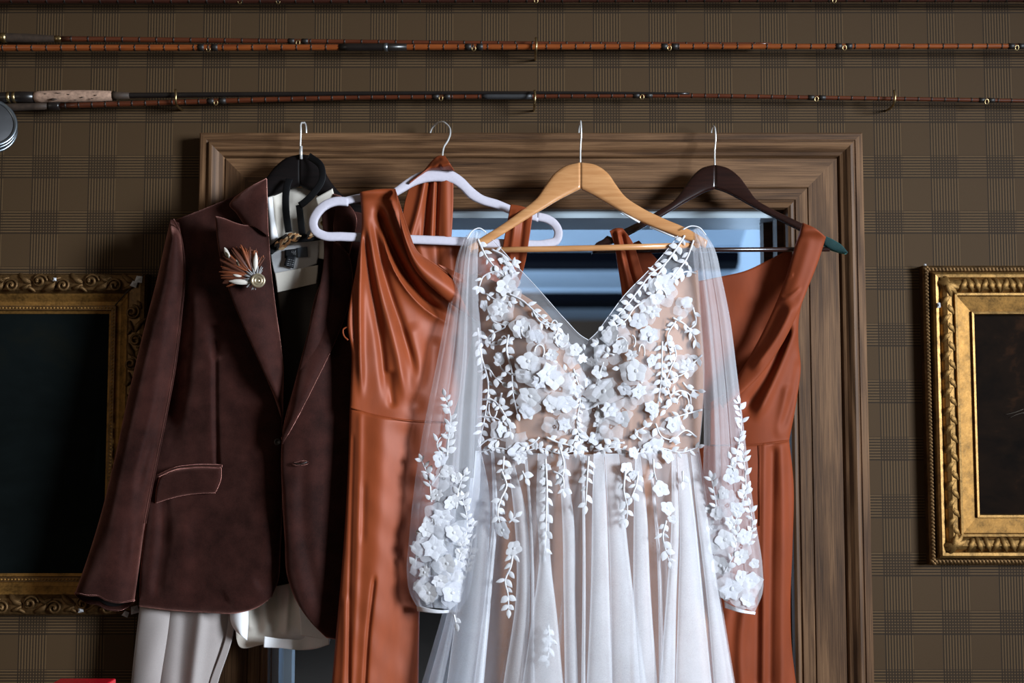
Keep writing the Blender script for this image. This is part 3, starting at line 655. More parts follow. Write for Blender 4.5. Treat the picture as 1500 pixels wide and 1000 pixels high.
# collar stand at the back of the neck
# sleeves: full tubes with a front and a back
def sleeve(name, left, right, top, bot, yc, B, mat, parent, strokes=(), nu=44, nv=130, power=.55, bshift=0):
    G = coons(left, right, top, bot, nu, nv); s = np.linspace(0, 1, nu)[None]; X, Y = G[..., 0], G[..., 1]
    prof = np.maximum(0, 1-(2*s-1)**2)**power*np.ones((nv, 1)); yc = yc(X, Y) if callable(yc) else yc
    t = np.linspace(0, 1, nv)[:, None]; cap = sm(0, .04, t)
    Fd = yc-B*prof*cap-folds(X, Y, strokes)*prof**.5; Bk = yc+B*.75*prof*cap
    nrows = np.concatenate([P(X, Y, Fd), P(X, Y+bshift*sm(.93, 1, t)*prof, Bk)[:, ::-1][:, 1:-1]], 1); k = nrows.shape[1]; f = []
    i = np.arange(nv-1)[:, None]*k; j = np.arange(k)[None]; j2 = (j+1) % k
    f = np.stack([(i+j), (i+k+j), (i+k+j2), (i+j2)], -1).reshape(-1, 4).tolist()
    o = mesh(name, nrows.reshape(-1, 3), f, mat, parent)
    return o, nrows
o, rows = sleeve('sleeve', [(250, 321), (243, 350), (232, 400), (214, 470), (190, 570), (166, 680), (143, 770), (122, 835), (110, 868)], [(262, 326), (268, 360), (270, 410), (266, 460), (256, 540), (241, 620), (226, 695), (212, 770), (204, 830), (197, 879)],
       None, [(128, 872), (145, 873), (154, 878), (172, 882)], lambda X, Y: -.098+.006*sm(330, 600, Y), .036, M['velvet'], jk,
       [([(252, 340), (235, 430), (205, 560), (175, 700), (150, 850)], 10, .004), ([(262, 400), (240, 560), (205, 700), (178, 860)], 8, -.004), ([(235, 560), (200, 700), (190, 860)], 7, .003), ([(225, 640), (195, 720)], 8, -.003), ([(240, 390), (222, 480)], 9, -.003)], bshift=13)
e = rows[-1]; tube('cuff_edge', np.concatenate([e, e[:1]]), .0013, M['velvet'], jk, seg=6, caps=False)
# cuff lining: dark inner tube
k = rows.shape[1]; cen = rows.mean(1, keepdims=True); inn = cen+(rows-cen)*.9; sub = inn[-26:-1]
i = np.arange(len(sub)-1)[:, None]*k; j = np.arange(k)[None]; j2 = (j+1) % k
mesh('sleeve_lining', sub.reshape(-1, 3), np.stack([(i+j), (i+k+j), (i+k+j2), (i+j2)], -1).reshape(-1, 4).tolist(), M['black'], jk)
sleeve('sleeve', [(560, 330), (566, 420), (560, 560), (548, 700), (540, 880)], [(606, 345), (622, 420), (620, 560), (610, 700), (598, 880)], [(585, 330)], [(570, 884)], -.088, .022, M['velvet'], jk)
# armhole seam: raised welt that catches the light
se = spline([(254, 321), (263, 340), (269, 370), (270.5, 410), (267, 450), (258, 530), (242, 618), (227, 692), (213, 766)], 60)
tube('armhole_seam', P(se[:, 0], se[:, 1], -.112+.006*sm(330, 600, se[:, 1])), .0014, M['velvet'], jk, seg=6)
# left lapel: rolls away from the chest, its outer edge standing proud
def lapel(left, right, top, lift, base, nu=44, nv=120, name='lapel'):
    G = coons(left, right, top, None, nu, nv); X, Y = G[..., 0], G[..., 1]
    s = np.linspace(0, 1, nu)[None]; t = np.linspace(0, 1, nv)[:, None]
    D = base(X, Y)-lift(s, t)+.0008*nz(X, Y, 40, 8); D = rolled(G, D, .004, 2.5, 'lrt')
    return sheet(name, jk, M['velvet'], G, D, thick=.0035)
lapel([(315, 316), (318, 350), (326, 395), (342, 443), (362, 490), (384, 540), (402, 582), (413, 616)], [(393, 338), (396, 385), (401, 430), (407, 475), (412, 510), (415, 540), (414.5, 580), (414, 618)],
      [(330, 320), (345, 326), (356, 329), (372, 331)], lambda s, t: (.024*(1-s)**.8*sm(1.0, .75, t)+.010+.006*np.sin(s*PI))*sm(1.0, .9, t)+.003, Yjl)
# upper and lower collar
G = coons([(343, 289), (336, 300), (346, 312), (356, 327)], [(390, 261), (391, 290), (392, 318), (393, 346)], [(366, 273)], [(372, 332)], 34, 44)
X, Y = G[..., 0], G[..., 1]; s = np.linspace(0, 1, 34)[None]
D = Yjl(X, Y)-.022-.010*np.sin(s*PI*.8)+.012*sm(300, 262, Y); D = rolled(G, D, .006, 3, 'lrt'); sheet('collar', jk, M['velvet'], G, D, thick=.004)
G = coons([(484, 282), (487, 312), (489, 350)], [(500, 287), (520, 312), (512, 372)], None, None, 24, 40); X, Y = G[..., 0], G[..., 1]
D = -.122+.02*sm(345, 285, Y)-.008*np.sin(np.linspace(0, 1, 24)[None]*PI); sheet('collar', jk, M['velvet'], G, rolled(G, D, .006, 3), thick=.004)
# right lapel
G = coons([(489, 352), (478, 390), (460, 440), (449, 500), (432, 560), (420, 612), (412, 642)], [(511, 372), (516, 400), (512, 440), (494, 492), (462, 560), (431, 620), (414, 650)], [(500, 360)], None, 40, 110)
X, Y = G[..., 0], G[..., 1]; s = np.linspace(0, 1, 40)[None]; t = np.linspace(0, 1, 110)[:, None]
D = Yjr(X, Y)-.004-(.012*s**.8+.004*np.sin(s*PI))*sm(1, .8, t)+.030*sm(620, 400, Y)+.004*sm(420, 350, Y); sheet('lapel', jk, M['velvet'], G, rolled(G, D, .004, 2.5), thick=.0035)
tube('lapel_notch_edge', P([487, 497, 509], [351, 360, 371], -.131), [.0006, .0011, .0006], M['tulle_edge'] if False else M['velvet'], jk, seg=6)
# pocket flap with its welt
G = coons([(233, 699), (229, 715), (227, 737)], [(324, 685), (323, 703), (315, 722)], [(255, 689), (285, 684)], [(262, 727), (290, 723)], 50, 24); X, Y = G[..., 0], G[..., 1]
D = Yjl(X, Y)-.010-.004*np.exp(-((Y-690)/8)**2)+.004*sm(270, 228, X); pf = sheet('pocket_flap', jk, M['velvet'], G, rolled(G, D, .005, 3), thick=.004)
w = spline([(231, 697), (256, 686), (285, 682), (325, 682)], 30); D = Yjl(w[:, 0], w[:, 1])-.010
tube('pocket_welt', P(w[:, 0], w[:, 1], D), .0024, M['velvet'], pf, seg=8)
# buttons, buttonhole
def button(name, px, py, Y, r, mat, parent, dirn=(0, -1, 0)):
    V, f = [], []; n = 20; pf_ = [(0, .0025), (.55, .0022), (.6, .003), (.9, .003), (1, .0018), (1, 0)]
    for rr, h in pf_: V += [(rr*r*math.cos(2*PI*j/n), rr*r*math.sin(2*PI*j/n), h) for j in range(n)]
    f = [[i*n+j, i*n+(j+1) % n, (i+1)*n+(j+1) % n, (i+1)*n+j][::-1] for i in range(len(pf_)-1) for j in range(n)]
    return place(name, raw_mesh(name, V, f, mat), parent, PV(px, py, Y), (1, 0, 0), dirn, 1)
button('button', 407, 647, -.140, .0060, M['rodblack'], jk)
bh = [(430, 678), (440, 680), (450, 676.5)]
tube('buttonhole', P([p[0] for p in bh], [p[1] for p in bh], -.1695), .0010, M['wrap'], front_r, seg=6)
a = np.linspace(0, 2*PI, 22); tube('buttonhole_stitching', P(440.5+11.5*np.cos(a), 678.3+3*np.sin(a)-.1*11.5*np.cos(a), -.1692), .0007, M['velvet'], front_r, seg=6, caps=False)
# ================================================================ shirt inside the jacket
sh = thing('dress_shirt', 'cream dress shirt hanging inside the velvet jacket', 'shirt', tuple(P(415, 950, -.09)))
G = coons([(388, 285), (386, 330), (386, 368)], [(485, 272), (486, 330), (478, 380)], [(430, 276)], [(430, 372)], 50, 50); X, Y = G[..., 0], G[..., 1]
D = -.074+.0*X-.012*np.exp(-((X-395)/14)**2)-.020*sm(455, 486, X)-folds(X, Y, [([(418, 280), (420, 340)], 4, .003), ([(448, 300), (452, 350)], 4, .003)])+.012*sm(300, 275, Y); sheet('back_yoke', sh, M['cream'], G, D)
G = coons([(388, 290), (391, 320), (394, 365)], [(399, 288), (402, 320), (408, 350)], None, None, 10, 30); X, Y = G[..., 0], G[..., 1]; sheet('collar', sh, M['white'], G, -.098+0*X-.006*np.sin(np.linspace(0, PI, 10))[None], thick=.003)
G = coons([(462, 290), (470, 320), (476, 352)], [(487, 276), (492, 300), (492, 340)], None, None, 14, 30); X, Y = G[..., 0], G[..., 1]; sheet('collar', sh, M['cream'], G, -.100+0*X, thick=.003)
button('shirt_button', 472.5, 327, -.110, .0042, M['brass'], sh)
G = coons([(396, 372), (398, 385), (402, 402)], [(466, 352), (466, 372), (464, 386)], [(430, 357)], [(430, 398)], 40, 20); X, Y = G[..., 0], G[..., 1]
nb = sheet('neckband', sh, M['white'], G, -.084-.006*np.sin(np.linspace(0, PI, 40))[None]+0*Y, thick=.003)
G = coons([(404, 420), (408, 450), (412, 520), (414, 612)], [(468, 400), (466, 440), (450, 500), (424, 612)], None, None, 20, 40); X, Y = G[..., 0], G[..., 1]
sheet('lining', jk, satin('dark_brown_lining', (.016, .010, .006), .5), G, -.094+0*X-.003*np.sin(X/9), thick=.002)
G = coons([(402, 400), (404, 412), (406, 428)], [(466, 388), (465, 402), (463, 415)], None, None, 30, 30); X, Y = G[..., 0], G[..., 1]
sheet('shirt_front', sh, M['cream'], G, -.097+0*X-folds(X, Y, [([(440, 392), (434, 430)], 6, .004, 'gn')]), thick=.002)
def rectpx(name, c, mat, parent, Y, th=.0008):
    L = [(c[0]), (c[3])]; R = [(c[1]), (c[2])]; G = coons(L, R, None, None, 6, 6); return sheet(name, parent, mat, G, np.full((6, 6), Y), thick=th)
rectpx('size_label', [(417, 366), (434, 364), (434, 376), (417, 378)], M['tagblack'], nb, -.0935)
rectpx('woven_label', [(434, 363), (450, 361), (451, 376), (435, 377)], plain('grey_label', (.12, .14, .17), .7), nb, -.0925)
lab = rectpx('care_label', [(420, 374), (434, 374), (430, 393), (416, 389)], M['tagblack'], nb, -.0955)
for k, (xa, ya) in enumerate(((421.5, 379.5), (420.8, 382.5), (420, 385.5), (419.5, 388))):
    for sgm in ((0, 3.2), (4.2, 6), (7, 9.4)):
        tube('label_print', P([xa+sgm[0], xa+sgm[1]], [ya+sgm[0]*.2, ya+sgm[1]*.2], -.0956), .0003, M['tagprint'], nb, seg=5)
for seg_ in ([(428, 367), (427, 370), (430, 370)], [(430, 367), (430, 373)], [(433, 367), (431.4, 370), (432, 373), (433.6, 372), (433, 370), (431.6, 370.6)]):
    tube('label_number', P([q[0] for q in seg_], [q[1] for q in seg_], -.0938), .00035, M['tagprint'], nb, seg=5)
# shirt tails below the jacket
G = coons([(346, 870), (344, 900), (346, 935)], [(446, 850), (462, 900), (470, 935)], None, [(350, 946), (385, 944), (420, 938)], 60, 50); X, Y = G[..., 0], G[..., 1]
D = -.082-folds(X, Y, [([(362, 880), (366, 925)], 6, .006), ([(388, 850), (392, 935)], 7, .005), ([(375, 860), (378, 935)], 6, -.005), ([(424, 850), (418, 935)], 4, .004), ([(440, 860), (446, 935)], 7, .006), ([(408, 850), (406, 935)], 10, -.004)])
sheet('shirt_tail', sh, M['cream'], G, D, thick=.002)
G = coons([(338, 870), (341, 918), (345, 924)], [(362, 870), (364, 900), (362, 938)], None, None, 20, 30); X, Y = G[..., 0], G[..., 1]; sheet('shirt_tail', sh, M['white'], G, -.100-.008*np.sin(np.linspace(0, PI, 20))[None]+0*Y, thick=.002)
G = coons([(387, 932), (386, 948)], [(484, 924), (482, 944)], [(420, 936), (445, 934), (452, 918), (466, 921)], [(410, 949), (440, 952), (462, 950)], 50, 12); X, Y = G[..., 0], G[..., 1]
sheet('hem_fold', sh, M['white'], G, -.112-.006*nz(X, Y, 70, 4)-.004*sm(440, 460, X), thick=.003)
G = coons([(438, 890), (440, 915), (440, 930)], [(452, 880), (468, 915), (484, 938)], None, None, 16, 24); X, Y = G[..., 0], G[..., 1]; sheet('shirt_tail', sh, M['white'], G, -.116+0*X, thick=.002)
# ================================================================ trousers
tr = thing('trousers', 'pale stone wool trousers hanging below the velvet jacket', 'trousers', tuple(P(265, 1350, -.08)))
G = coons([(210, 840), (203, 900), (192, 1000), (178, 1400)], [(262, 840), (255, 900), (241, 1000), (220, 1400)], None, None, 30, 60); X, Y = G[..., 0], G[..., 1]; s = np.linspace(0, 1, 30)[None]
sheet('trouser_leg', tr, M['trouser'], G, -.070-.012*np.sin(s*PI)**.7-.003*nz(X, Y, 130, 2)*np.sin(s*PI), back=-.070+.008*np.sin(s*PI)+0*Y)
G = coons([(250, 840), (246, 900), (232, 1000), (206, 1400)], [(350, 840), (344, 900), (319, 1000), (285, 1400)], None, None, 44, 60); X, Y = G[..., 0], G[..., 1]; s = np.linspace(0, 1, 44)[None]
D = -.072-.016*np.sin(s*PI)**.6-folds(X, Y, [([(297, 880), (283, 1000), (265, 1200)], 9, .008, 'gn'), ([(272, 880), (262, 1000)], 10, -.005, 'gn')])
sheet('trouser_leg', tr, M['trouser'], G, D, back=-.072+.008*np.sin(s*PI)+0*Y)
G = coons([(338, 860), (331, 930), (307, 1000), (270, 1300)], [(345, 860), (341, 930), (319, 1000), (282, 1300)], None, None, 8, 40); X, Y = G[..., 0], G[..., 1]; sheet('side_seam', tr, M['trouser'], G, -.084+0*X, thick=.002)
# ================================================================ bow tie hung on the jacket hanger
bt = thing('bow_tie', 'black bow tie with bronze feather wings looped over the black hanger', 'bow tie', tuple(P(425, 370, -.11)))
def ribbon(pts, hw, name='strap'):
    s = spline(pts, 40); A = P(s[:, 0], s[:, 1], s[:, 2]); return tube(name, A, np.full(40, hw*.85/838.), M['black'], bt, seg=8, flat=.0006, nrm=(.15, 1, .1))
ribbon([(424, 262, -.094), (421, 270, -.100), (419, 282, -.104), (419, 310, -.103), (423, 340, -.106)], 6.5)
ribbon([(452, 228, -.09), (470, 243, -.104), (472, 262, -.110), (460, 282, -.110), (446, 296, -.106), (439, 301, -.104)], 6)
ribbon([(438, 300, -.102), (440, 318, -.104), (443, 345, -.108)], 6)
ribbon([(394, 369, -.120), (404, 360, -.116), (418, 350, -.112), (436, 349, -.112), (452, 348, -.112), (472, 345, -.108)], 7, 'band')
fe = plain('bronze_feather', (.30, .135, .05), .4, 0, .5, 300); fe2 = plain('pale_bronze_feather', (.50, .33, .18), .4, 0, .3, 300); fe3 = plain('black_feather', (.012, .01, .009), .4)
fl = []
for m_ in (fe, fe2, fe3):
    V = []; 
    for u in np.linspace(0, 1, 7):
        w = .22*math.sin(PI*min(1, u*.92+.06))**.8
        V += [(u, -w, .0), (u, 0, .07*math.sin(PI*u)), (u, w, 0)]
    fl.append(raw_mesh('feather', V, [[a, a+3, a+4, a+1] for k in range(6) for a in (k*3, k*3+1)], m_))
rr = random.Random(5)
def wing(poly, n, dirn):
    for _ in range(n):
        u, v = rr.random(), rr.random(); a, b, c_, d = [np.array(q, float) for q in poly]
        p = (a*(1-u)+b*u)*(1-v)+(d*(1-u)+c_*u)*v; an = dirn+rr.uniform(-.5, .5)
        place('feather', rr.choice([fl[0], fl[0], fl[1], fl[2]]), bt, PV(p[0], p[1], -.124-rr.random()*.004), (math.cos(an), rr.uniform(-.2, .1), math.sin(an)), (rr.uniform(-.3, .3), -1, rr.uniform(-.3, .3)), rr.uniform(.008, .013))
wing([(398, 362), (427, 340), (436, 350), (408, 366)], 46, .65); wing([(448, 341), (456, 337), (460, 344), (450, 350)], 16, .6)
# ================================================================ feather boutonniere
bo = thing('boutonniere', 'feather boutonniere with a brass shell head pinned to the left lapel', 'boutonniere', tuple(P(372, 415, -.16)))
rusty = plain('rust_feather', (.20, .052, .018), .5, 0, .5, 200); grey = plain('grey_down', (.30, .29, .29), .8, 0, .3, 200); ivory = plain('ivory_quill', (.62, .56, .50), .5, 0, .1); greenf = plain('olive_feather', (.045, .035, .015), .45, 0, .4, 200)
def feather_mesh(mat, w=.22, curve=.08):
    V = []
    for u in np.linspace(0, 1, 9):
        ww = w*math.sin(PI*min(1, u*.86+.10))**.7
        V += [(u, -ww, -.02), (u, -ww*.5, .03), (u, 0, .05), (u, ww*.5, .03), (u, ww, -.02)]
    V = [(x, y, z+curve*math.sin(PI*x)) for x, y, z in V]
    return raw_mesh('feather', V, [[a, a+5, a+6, a+1] for k in range(8) for a in range(k*5, k*5+4)], mat)
dkf = plain('dark_rust_feather', (.075, .020, .009), .5, 0, .5, 200)
fr, fg, fv, fo, fd = feather_mesh(rusty, .06), feather_mesh(grey, .06), feather_mesh(ivory, .16), feather_mesh(greenf, .16), feather_mesh(dkf, .07)
YB = -.166
def fea(me, px, py, ang, ln, dy=0, sc=1, name='feather'):
    a = math.radians(ang); place(name, me, bo, PV(px, py, YB-dy), (math.cos(a), rr.uniform(-.12, .05), math.sin(a)), (rr.uniform(-.2, .2), -1, rr.uniform(-.2, .2)), (ln/838., ln/838.*sc, ln/838.))
fw_ = feather_mesh(dkf, .24); fw2 = feather_mesh(rusty, .20)
for ang in np.linspace(95, 190, 12): fea(fw_, 372, 405, ang, rr.uniform(40, 50)*(1-.25*abs(ang-140)/60), -.002)
for ang in np.linspace(85, 190, 10): fea(fw2, 372, 404, ang+rr.uniform(-6, 6), rr.uniform(26, 40), .002)
for ang in np.linspace(88, 198, 110):
    fea(rr.choice([fr, fr, fd, fd, fd]), 373-3*rr.random(), 406, ang+rr.uniform(-6, 6), rr.uniform(40, 58)*(1-.28*abs(ang-140)/60), rr.random()*.004, 1.1)
for ang in np.linspace(60, 185, 60): fea(rr.choice([fr, fr, fd]), 372, 402, ang+rr.uniform(-8, 8), rr.uniform(20, 36), .004+rr.random()*.003, .8)
for px, py, ang, ln, me in ((336, 377, 118, 16, fv), (350, 389, 112, 11, fv), (366, 388, 128, 11, fv), (354, 404, 170, 12, fv), (374, 398, 88, 27, fv), (366, 414, 176, 29, fv)):
    fea(me, px, py, ang, ln, .010, .8 if ln > 20 else 1.3, 'spotted_feather')
for px, py, ang, ln in ((335.5, 378, 118, 10), (350, 389.5, 112, 7)): fea(fo, px, py, ang, ln, .0125, 1.1, 'feather_mark')
for ang in np.linspace(60, 260, 40): fea(fg, 376, 408, ang+rr.uniform(-6, 6), rr.uniform(11, 19), .009+rr.random()*.002, .9, 'down')
shell = plain('pale_brass', (.62, .52, .36), .35, .8, .12)
n = 36; pf_ = [(0, .0030), (.20, .0030), (.24, .0018), (.30, .0018), (.33, .0034), (.60, .0036), (.64, .0028), (.70, .0028), (.74, .0038), (.92, .0038), (1, .0028), (1, 0)]
V = [(a*.0121*math.cos(2*PI*j/n), a*.0121*math.sin(2*PI*j/n), h) for a, h in pf_ for j in range(n)]
me = raw_mesh('shell_head', V, [[i*n+j, i*n+(j+1) % n, (i+1)*n+(j+1) % n, (i+1)*n+j][::-1] for i in range(len(pf_)-1) for j in range(n)], shell)
sho = place('shell_head', me, bo, PV(378.5, 411, -.180), (1, 0, 0), (.05, -1, 0), 1)
# ================================================================ rust satin cowl dress (left)
d1 = thing('cowl_dress', 'rust satin cowl-neck dress on the white hanger, left of the bridal gown', 'dress', tuple(P(560, 1600, -.14)))
Y1 = lambda X, Y: -.180+(X-520)*.00046-.016*np.exp(-((X-600)/70)**2)
rowsY = None
fold1 = [([(560, 284), (580, 345), (608, 395), (650, 436), (690, 450)], 13, .009), ([(550, 296), (574, 362), (600, 410), (628, 444), (660, 466)], 7, -.016), ([(556, 330), (577, 395), (600, 430), (630, 458), (665, 478)], 5, .009, 'e'), ([(530, 320), (544, 420), (560, 520), (566, 596)], 6, -.006), ([(537, 310), (556, 420), (582, 520), (596, 600)], 8, .006),
  ([(543, 310), (562, 400), (592, 490), (612, 560)], 6, -.006), ([(531, 320), (527, 420), (527, 500), (530, 590)], 5, .006), ([(640, 490), (625, 560), (600, 612)], 12, -.004), ([(570, 540), (575, 600)], 6, -.004), ([(522, 380), (518, 450), (521, 520)], 4, -.004), ([(600, 470), (615, 530), (618, 600)], 14, .004)]
# bodice
G = coons([(527, 281), (530, 320), (523, 385), (513, 440), (509, 475), (515, 515), (514, 560), (512.5, 597)], [(579, 276), (598, 335), (612, 368), (640, 388), (672, 415), (690, 460), (684, 540), (660, 619)], [(552, 277)], [(545, 607), (590, 615)], 110, 170)
X, Y = G[..., 0], G[..., 1]; D = Y1(X, Y)-1.3*folds(X, Y, fold1)-.0008*nz(X, Y, 48, 21); D = D-.010*np.exp(-((Y-281)/9)**2)
D = rolled(G, D, .006, 3, 'l'); D = D-.006*np.exp(-pdist(X, Y, G[:, -1][::6])[0]/7)
b1 = sheet('bodice', d1, M['rust'], G, D, thick=.002)
# loose cowl fold: the neckline rolled over towards the viewer
G = coons([(577, 277), (596, 338), (610, 368), (638, 388), (664, 410)], [(583, 290), (590, 350), (606, 392), (640, 428), (690, 466)], None, None, 26, 90)
X, Y = G[..., 0], G[..., 1]; s = np.linspace(0, 1, 26)[None]; D = Y1(X, Y)-.018-.014*np.sin(s*PI)**.8-.006*sm(360, 420, Y); sheet('cowl_fold', d1, M['rust'], G, D, thick=.002)
G = coons([(640, 386), (660, 404), (672, 430)], [(748, 352), (752, 392), (735, 440)], [(690, 402), (720, 388)], [(700, 470)], 40, 40)
X, Y = G[..., 0], G[..., 1]; D = Y1(X, Y)-.004-folds(X, Y, [([(650, 395), (700, 420), (745, 390)], 8, .006), ([(665, 420), (700, 440), (740, 420)], 6, -.005)]); sheet('cowl', d1, M['rust'], G, D, thick=.002)
# right strap over the hanger
G = coons([(748, 299), (742, 330), (735, 370), (728, 420)], [(781, 310), (776, 345), (768, 390), (755, 430)], [(765, 302)], None, 24, 50)
X, Y = G[..., 0], G[..., 1]; D = -.118+0*X-folds(X, Y, [([(757, 305), (750, 360), (740, 420)], 4, .004), ([(768, 306), (762, 360), (752, 420)], 4, -.004)])-.006*np.exp(-((Y-304)/7)**2)+.03*sm(330, 420, Y); sheet('strap', d1, M['rust'], G, D, thick=.002)
# back panel seen through the neckline, with the tie looped over the hanger
G = coons([(585, 335), (590, 380), (600, 450)], [(752, 352), (750, 400), (745, 450)], [(640, 344), (700, 350)], None, 50, 40)
X, Y = G[..., 0], G[..., 1]; D = -.112+(X-640)*.00018-folds(X, Y, [([(640, 345), (644, 440)], 3, -.003, 'gn'), ([(672, 345), (676, 440)], 2.5, .003, 'gn'), ([(664, 345), (668, 440)], 3, -.003, 'gn'), ([(610, 345), (625, 400)], 5, .004)]); sheet('back_panel', d1, M['rust'], G, D, thick=.002)
G = coons([(600, 272), (592, 300), (590, 335), (598, 352)], [(664, 262), (664, 290), (663, 320), (661, 352)], [(630, 258)], None, 50, 50)
X, Y = G[..., 0], G[..., 1]; D = -.126-folds(X, Y, [([(622, 265), (612, 310), (602, 345)], 5, .006, 'gn'), ([(630, 265), (624, 310), (620, 350)], 3.5, -.007, 'gn'), ([(636, 265), (632, 350)], 4, .004, 'gn'), ([(641, 265), (638, 350)], 2.5, -.006, 'gn'), ([(652, 265), (653, 350)], 7, .004, 'gn')]); sheet('tie_loop', d1, M['rust'], G, D, thick=.002)
G = coons([(602, 262), (598, 272)], [(652, 228), (666, 250)], [(620, 250), (632, 236), (642, 228)], [(615, 258), (630, 250), (648, 249)], 44, 18)
X, Y = G[..., 0], G[..., 1]; s = np.linspace(0, 1, 18)[:, None]; D = -.140-.014*np.sin(s*PI)-folds(X, Y, [([(620, 258), (640, 235), (650, 230)], 4, -.005), ([(645, 245), (662, 238)], 4, .006)]); sheet('tie_knot', d1, M['rust'], G, D, back=-.128+.012*np.sin(s*PI)+0*X)
# skirt: closed tube, hanging in soft folds
def skirt(name, parent, mat, left, right, top, ydep, B, strokes, nu=90, nv=150, back=.03, noise=.0012, seed=1):
    G = coons(left, right, top, None, nu, nv); X, Y = G[..., 0], G[..., 1]; s = np.linspace(0, 1, nu)[None]
    pr_ = np.sin(np.clip(s, 0, 1)*PI)**.5; D = ydep(X, Y)-B*pr_-(folds(X, Y, strokes)+noise*nz(X, Y, 60, seed))*pr_; Bk = ydep(X, Y)+back*pr_
    return sheet(name, parent, mat, G, D, back=Bk)
sk1 = [([(527, 610), (526, 700), (522, 850), (510, 1100)], 5, .004, 'gn'), ([(517, 640), (514, 760), (511, 900), (512, 1100)], 2.5, -.004, 'gn'), ([(560, 620), (556, 750), (540, 1000), (530, 1200)], 18, .005, 'gn'), ([(548, 850), (540, 920), (534, 1010), (528, 1100)], 3, -.005, 'gn'),
   ([(600, 640), (596, 760), (584, 1000)], 16, -.004, 'gn'), ([(505, 880), (504, 960), (498, 1060)], 5, .005, 'gn'), ([(533, 700), (531, 800)], 5, -.003)]
skirt('skirt', d1, M['rust'], [(512.5, 596), (511, 650), (507, 740), (500, 840), (492, 930), (486, 1000), (470, 1200), (455, 1600)], [(660, 618), (648, 680), (630, 770), (617, 850), (614, 930), (613, 1000), (612, 1200), (610, 1600)], [(545, 607), (590, 614), (630, 617)], lambda X, Y: -.172+(X-520)*.00042, .022, sk1, 90, 190, .020, .001, 6)
w = spline([(513, 596.5), (545, 607.5), (590, 615), (655, 619)], 40)
tube('waist_seam', P(w[:, 0], w[:, 1], Y1(w[:, 0], w[:, 1])+.002-.018*np.sin(np.clip((w[:, 0]-511)/150, 0, 1)*PI)**.5+.012), .0011, M['rust'], d1, seg=6)
lp = spline([(511, 478), (503, 482), (504, 492), (510, 498)], 16); tube('hanger_loop', P(lp[:, 0], lp[:, 1], -.180), .0013, M['rust'], d1, seg=6, flat=.0006, nrm=(0, 1, 0))
# ================================================================ rust crepe dress (right)
d2 = thing('draped_dress', 'rust crepe draped-shoulder dress on the dark hanger, right of the bridal gown', 'dress', tuple(P(1100, 1600, -.09)))
G = coons([(893, 338), (898, 352), (905, 390), (912, 440), (914, 500)], [(912, 334), (924, 350), (942, 400), (965, 450), (990, 500)], [(902, 334)], None, 30, 70)
X, Y = G[..., 0], G[..., 1]; D = -.098-.006*np.exp(-((Y-337)/8)**2)-folds(X, Y, [([(905, 340), (915, 390), (930, 460)], 4, .005, 'gn'), ([(911, 345), (924, 400), (945, 460)], 3.5, -.006, 'gn'), ([(899, 345), (908, 420)], 3, -.003, 'gn')])+.004*sm(400, 500, Y); sheet('strap', d2, M['rust2'], G, D, thick=.002)
G = coons([(914, 362), (940, 400), (960, 460), (980, 560)], [(936, 352), (970, 390), (990, 440), (1000, 560)], None, None, 20, 40); X, Y = G[..., 0], G[..., 1]; sheet('strap_lining', d2, M['rust2'], G, -.078+0*X, thick=.002)
# inside of the back
G = coons([(1020, 412), (1020, 500), (1030, 600)], [(1160, 362), (1165, 450), (1160, 600)], [(1060, 404), (1090, 397), (1125, 381)], None, 50, 60); X, Y = G[..., 0], G[..., 1]
sheet('back_panel', d2, M['rust2'], G, -.066-.002*nz(X, Y, 90, 9)-.006*sm(1120, 1160, X), thick=.002)
# right front under the drape
G = coons([(1040, 590), (1040, 620), (1040, 652)], [(1182, 415), (1170, 470), (1170, 505), (1173, 535), (1168, 580), (1156, 645)], [(1085, 560), (1130, 515), (1160, 465)], [(1100, 651)], 70, 90); X, Y = G[..., 0], G[..., 1]
D = -.094-.010*np.exp(-((X-1110)/40)**2)-folds(X, Y, [([(1168, 470), (1140, 540), (1105, 620)], 8, .010), ([(1160, 470), (1120, 560), (1085, 610)], 10, -.012), ([(1172, 520), (1160, 580), (1140, 640)], 6, -.005), ([(1155, 560), (1140, 645)], 7, .004)]); sheet('bodice', d2, M['rust2'], G, rolled(G, D, .008, 4, 'r'), thick=.002)
# the draped band from the shoulder
G = coons([(1176, 326), (1165, 360), (1150, 410), (1130, 460), (1105, 510), (1080, 552), (1055, 590)], [(1210, 347), (1198, 385), (1185, 418), (1170, 455), (1148, 500), (1115, 548), (1060, 598)], [(1192, 333)], None, 44, 120); X, Y = G[..., 0], G[..., 1]; s = np.linspace(0, 1, 44)[None]
D = -.104-.012*np.exp(-((Y-336)/10)**2)-.014*sm(360, 480, Y)*s-folds(X, Y, [([(1190, 340), (1168, 410), (1140, 470)], 8, .003), ([(1135, 432), (1150, 436), (1175, 420)], 2.5, .0025), ([(1150, 405), (1163, 402)], 2, .002), ([(1165, 440), (1140, 490), (1100, 545)], 7, .008), ([(1150, 440), (1120, 500), (1085, 550)], 8, -.004)]); sheet('shoulder_drape', d2, M['rust2'], G, rolled(G, D, .006, 3, 'lr'), thick=.0025)
sk2 = [([(1120, 650), (1119, 760), (1118, 1000)], 4, .003, 'gn'), ([(1132, 660), (1130, 800), (1128, 1000)], 6, -.008, 'gn'), ([(1146, 655), (1148, 760), (1146, 1000), (1146, 1200)], 7, .009, 'gn'), ([(1155, 660), (1158, 800), (1160, 1000)], 4, -.003, 'gn'), ([(1095, 860), (1085, 940), (1090, 1050)], 9, .009, 'gn'), ([(1110, 850), (1108, 1000)], 7, -.007, 'gn'), ([(1065, 760), (1060, 1000)], 14, .006, 'gn')]
